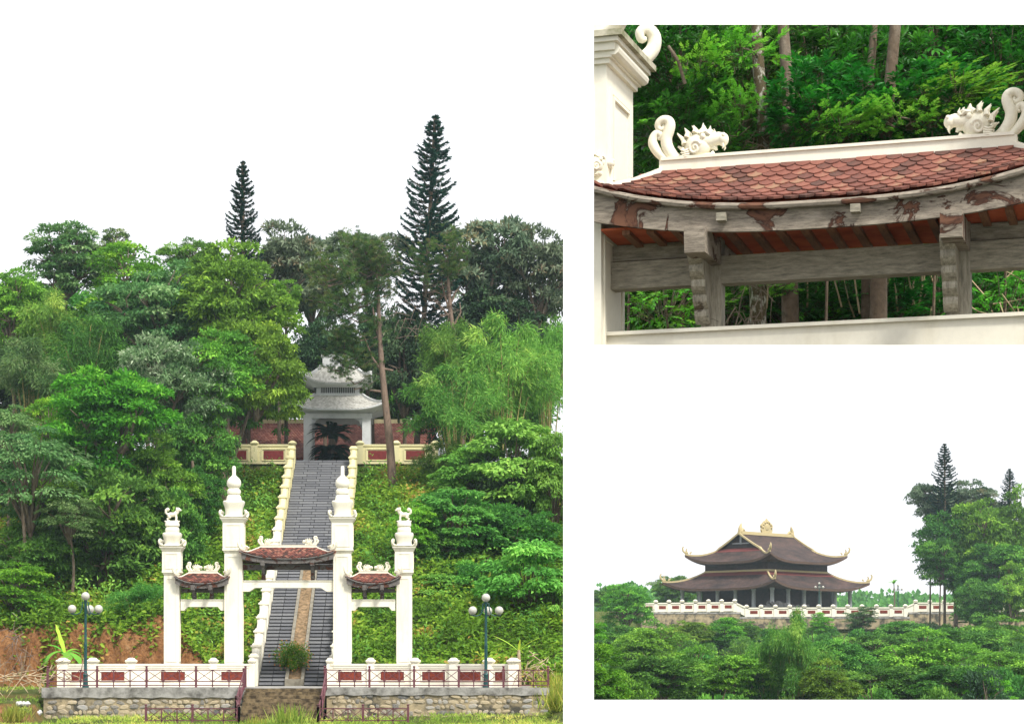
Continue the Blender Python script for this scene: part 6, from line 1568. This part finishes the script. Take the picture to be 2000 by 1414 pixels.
for i in range(30):      # dense dark bushes further back
    x = 1150+(i % 10)*95+rnd.uniform(-20, 20); y = (90, 300, 520)[i//10]+rnd.uniform(-30, 30); d = 32+rnd.uniform(0, 4)
    bush(SB, x, y, d, 300, 420, 'dark bush deep behind the close gate, %s from left in the %s tier' % (ORD[i % 10], ('top', 'middle', 'lower')[i//10]), 'deep shaded bushes behind the close gate')
for i in range(8):
    x = 1170+i*120; bush(SB, x, 600, 33+rnd.uniform(0, 2), 260, 260, 'dark low bush deep behind the close gate, %s from left' % ORD[i], 'deep low bushes behind the close gate')
def close_trunk(label, pts, rad, d, mat):
    b = P(pts[0][0], pts[0][1], d); b.z = z_bank(b.x, d); root = thing('tree_trunk', label, 'tree', tuple(b))
    loc = [P(x, y, d)-b for x, y in pts]
    MB().tube(loc, [r/S(d) for r in rad], 12).build('trunk', mat, root, True)
close_trunk('slim trunk spotted with white lichen behind the close roof', [(1478, 700), (1482, 560), (1492, 330), (1490, 230), (1482, 140), (1477, 40), (1474, -60)], [17, 16, 13, 11, 12, 9.5, 9], 26.0, M['bark_lichen'])
close_trunk('brown trunk right of the lichen-spotted trunk', [(1545, 700), (1540, 400), (1540, 180), (1530, 60), (1526, -60)], [18, 15, 12, 11, 10], 27.0, M['bark'])
close_trunk('brown leaning trunk behind the middle of the close roof', [(1715, 700), (1716, 560), (1725, 330), (1735, 200), (1748, 60), (1755, -60)], [18, 17, 15, 12, 11, 10], 26.2, M['bark'])
close_trunk('thin trunk left of the leaning brown trunk', [(1690, 700), (1692, 400), (1700, 150), (1708, 40), (1710, -60)], [9, 9, 8, 7, 7], 27.0, M['bark'])
close_trunk('dead slanting branch right of the pillar cornice', [(1338, 165), (1325, 120), (1305, 90)], [3.5, 3.5, 3], 25.2, M['bark'])
twigs('dry_vines', 'tangle of dry hair-like vines round the foot of the lichen-spotted trunk', P(1475, 290, 25.8), (0.22, 0.1, 0.25), 40, 9, 'twig', updir=(-0.2, 0, -0.5), thick=0.006)
twigs('dry_vines', 'dry yellow vine stems right of the right timber post', P(1950, 560, 25.0), (0.35, 0.1, 0.2), 26, 10, 'dry', updir=(0.3, 0, 0.1), thick=0.008)
twigs('dry_vines', 'dry hanging vines left of the lichen trunk under the tie beam', P(1462, 600, 25.8), (0.12, 0.1, 0.3), 40, 12, 'twig', updir=(0, 0, -1.2), thick=0.006)
twigs('bamboo_stakes', 'upright dry stakes in the dark grove under the tie beam', P(1690, 600, 27.0), (0.8, 0.2, 0.1), 16, 13, 'dry', updir=(0, 0, 6), thick=0.012)

# ------------------------------------------------------------------ the wood below the far temple
GW = 'trees of the wood below the far temple'
T_FAR = [
 ('bright', 1165, 1255, 1400, 150, 125, 'yellow-green near tree at the lower left corner of the temple view'),
 ('lush_bright', 1152, 1200, 1260, 60, 128, 'yellowish spray of leaves at the left edge of the temple view'),
 ('mid', 1225, 1130, 1235, 95, 330, 'taller mid green tree left of the far balustrade'),
 ('dark', 1180, 1140, 1200, 80, 400, 'hazy dark tree at the far left of the temple view'),
 ('dark', 1310, 1118, 1195, 90, 418, 'dark tree behind the left corner of the far temple'),
 ('mid', 1255, 1215, 1330, 150, 240, 'mid green tree under the left end of the far terrace wall'),
 ('dark', 1200, 1215, 1300, 120, 270, 'dark green tree left of the far terrace wall'),
 ('mid', 1345, 1212, 1280, 110, 300, 'small mid green tree at the foot of the brown terrace wall'),
 ('bright', 1410, 1205, 1275, 110, 310, 'yellowish green bush at the corner of the brown terrace wall'),
 ('dark', 1440, 1200, 1270, 90, 320, 'dark rounded tree below the slope of the far balustrade'),
 ('bamboo', 1505, 1184, 1400, 110, 180, 'tall bamboo plume in the middle of the wood, left of two'),
 ('bamboo', 1562, 1182, 1400, 120, 178, 'tall bamboo plume in the middle of the wood, right of two'),
 ('bright', 1598, 1195, 1240, 50, 330, 'small bright round tree below the far lamp post'),
 ('airy', 1680, 1182, 1230, 70, 345, 'thin airy tree before the middle of the far balustrade'),
 ('dark', 1290, 1270, 1390, 170, 180, 'dark green foreground tree, lower left of the wood'),
 ('mid', 1365, 1265, 1390, 150, 190, 'mid green foreground tree beside the dark one at the lower left'),
 ('mid', 1430, 1275, 1400, 150, 180, 'mid green foreground tree left of the tall bamboo plumes'),
 ('dark', 1630, 1235, 1380, 150, 210, 'dark green tree right of the tall bamboo plumes'),
 ('mid', 1610, 1290, 1400, 120, 175, 'mid green low tree right below the bamboo plumes'),
 ('dark', 1700, 1225, 1330, 160, 250, 'broad dark tree below the right middle of the far balustrade'),
 ('dark', 1765, 1205, 1290, 130, 300, 'dark rounded tree under the rising end of the far balustrade'),
 ('mid', 1800, 1230, 1380, 190, 200, 'large mid green tree right of centre in the wood'),
 ('dark', 1720, 1290, 1400, 170, 180, 'dark foreground tree at the bottom right of centre'),
 ('dark', 1890, 1215, 1340, 180, 240, 'large dark green tree at the right of the wood'),
 ('mid', 1960, 1205, 1300, 140, 280, 'mid green tree under the tall grove at the right edge'),
 ('mid', 1965, 1270, 1390, 170, 190, 'mid green foreground tree at the lower right corner'),
 ('dark', 1870, 1290, 1400, 170, 175, 'dark foreground tree left of the lower right corner tree'),
 ('bright', 1930, 1320, 1400, 90, 150, 'bright low crown at the bottom edge near the lower right corner'),
 ('lush', 1905, 1175, 1225, 90, 350, 'feathery pale bush at the foot of the tall grove'),
 ('magnolia', 1815, 935, 1040, 90, 345, 'dark open-crowned tree behind the spire conifer at the far right'),
 ('magnolia', 1895, 938, 1040, 110, 347, 'dark open-crowned tree right of the spire conifer'),
 ('dark', 1865, 985, 1160, 125, 338, 'tall dense tree of the right grove, left one'),
 ('mid', 1920, 960, 1180, 140, 336, 'tall dense tree of the right grove, middle one'),
 ('mid', 1985, 955, 1180, 110, 335, 'tall dense tree of the right grove, right one'),
 ('dark', 1838, 1040, 1150, 80, 334, 'lower drooping tree at the left side of the right grove'),
 ('dark', 1915, 1080, 1195, 100, 332, 'lower dark tree in the middle of the right grove'),
 ('mid', 1975, 1100, 1230, 100, 325, 'rounded tree at the right edge below the tall grove'),
 ('dark', 1925, 1120, 1235, 100, 324, 'dark low bush under the middle of the right grove'),
 ('dark', 1945, 1050, 1180, 130, 330, 'dark filling tree inside the right grove'),
]
for t in T_FAR:
    kw = dict(name='bamboo_clump', trunk=M['cane'], tr=0.06) if t[0] == 'bamboo' else (dict(tr=0.34) if t[5] in (338, 336, 335, 332) else {})
    tree(*t, group=GW, **kw)
r5 = random.Random(55)
for row, (d, yt, h, w, n) in enumerate([(150, 1325, 150, 170, 8), (185, 1292, 130, 150, 9), (225, 1262, 110, 130, 10), (265, 1240, 95, 115, 11), (305, 1224, 80, 105, 12), (340, 1214, 60, 90, 12)]):
    for i in range(n):
        x = 1150+(i+0.5*(row % 2))*(880/n)+r5.uniform(-22, 22); y = yt+r5.uniform(-8, 14)
        kd = ['mid', 'dark', 'dark', 'black', 'dark'][r5.randrange(5)]
        tree(kd, x, y, y+h*1.9, w*r5.uniform(0.7, 1.15), d*r5.uniform(0.96, 1.04), '%s tree below the far temple, %s from left in the %s row' % ({'mid': 'mid green', 'dark': 'dark green', 'black': 'deep blackish green'}[kd], ORD[i], ['lowest', 'second lowest', 'third', 'fourth', 'fifth', 'topmost'][row]), group='crowded trees of the wood below the far temple', tr=0.14)
for x, yt, yb, d, w in ((1845, 868, 1010, 340, 70), (1972, 916, 1000, 345, 50)):
    gz = zg(X(x, d), d); ht = Z(yt, d)-gz; k = (yb-yt)*1.35/S(d)/17; wide = w/S(d)/2/2.2
    root = thing('spire_conifer', 'spire conifer above the right grove near the far temple, %s' % ('taller one' if x < 1900 else 'smaller one at the photo edge'), 'conifer', (X(x, d), d, gz))
    put('crown', NORF[0], root, (0, 0, ht-17*k), None, (wide, wide, k)); put('limb', NORF[1], root, (0, 0, ht-17*k), None, (wide, wide, k)); trunk_obj(root, 9, M['bark'], ht, 0.25, bend=0.02)
# thin palm beside the far lamp
pd = 369.0; b = P(1746, 1200, pd); root = thing('thin_palm', 'thin young palm standing on the far terrace', 'palm', (b.x, pd, 7.2))
MB().tube([(0, 0, -0.1), (0.1, 0, 2.5), (0, 0, Z(1140, pd)-7.2)], [0.14, 0.11, 0.08], 6).build('trunk', M['bark'], root, True)
for k in range(9):
    m = MB(); blade(m, (0, 0, Z(1140, pd)-7.2), k*0.7, 1.0+0.3*math.sin(k), 1.3, 0.16, 1.4, 0.5); m.build('frond', M['leaf_banana'], root)
# distant woods on the hills beyond
r9 = np.random.default_rng(19); n = 60000
ya = r9.uniform(600, 900, n); ra = r9.uniform(0.073, 0.29, n); xa = ra*ya; za = z_ground(xa, ya)
d9 = rdir(n, r9); sz9 = r9.uniform(0.9, 2.2, n)
q9 = r9.integers(0, 1500, n); xa, ya, za = xa[q9], ya[q9], za[q9]; s9 = r9.uniform(0.7, 1.5, 1500)[q9]
Pb = np.stack([xa, ya, za], 1)+(d9*np.array([3.6, 3.6, 4.2])+np.array([0, 0, 3.4]))*s9[:, None]
o = put('distant_wood', leaves(Pb, d9+np.array([0, 0, .3]), d9+np.array([0, -0.5, .5]), sz9, sz9*0.8, np.clip(r9.normal(0.4, 0.2, n), 0, 1), M['leaf_dark'], 'distant_wood')); tag(o, 'far wooded hills fading into the haze', 'wood', None, 'stuff')

# ------------------------------------------------------------------ haze
hm = bpy.data.materials.new('haze'); hm.use_nodes = True; hn = hm.node_tree.nodes; hn.clear()
ho = hn.new('ShaderNodeOutputMaterial'); hv = hn.new('ShaderNodeVolumePrincipled'); hv.inputs['Color'].default_value = (0.70, 0.87, 1.0, 1); hv.inputs['Density'].default_value = 0.00017; hv.inputs['Anisotropy'].default_value = 0.2
hm.node_tree.links.new(hv.outputs[0], ho.inputs['Volume'])
put('haze', MB().box((150, 490, 30), (1100, 1000, 150)).mesh('haze', hm), kind='stuff')
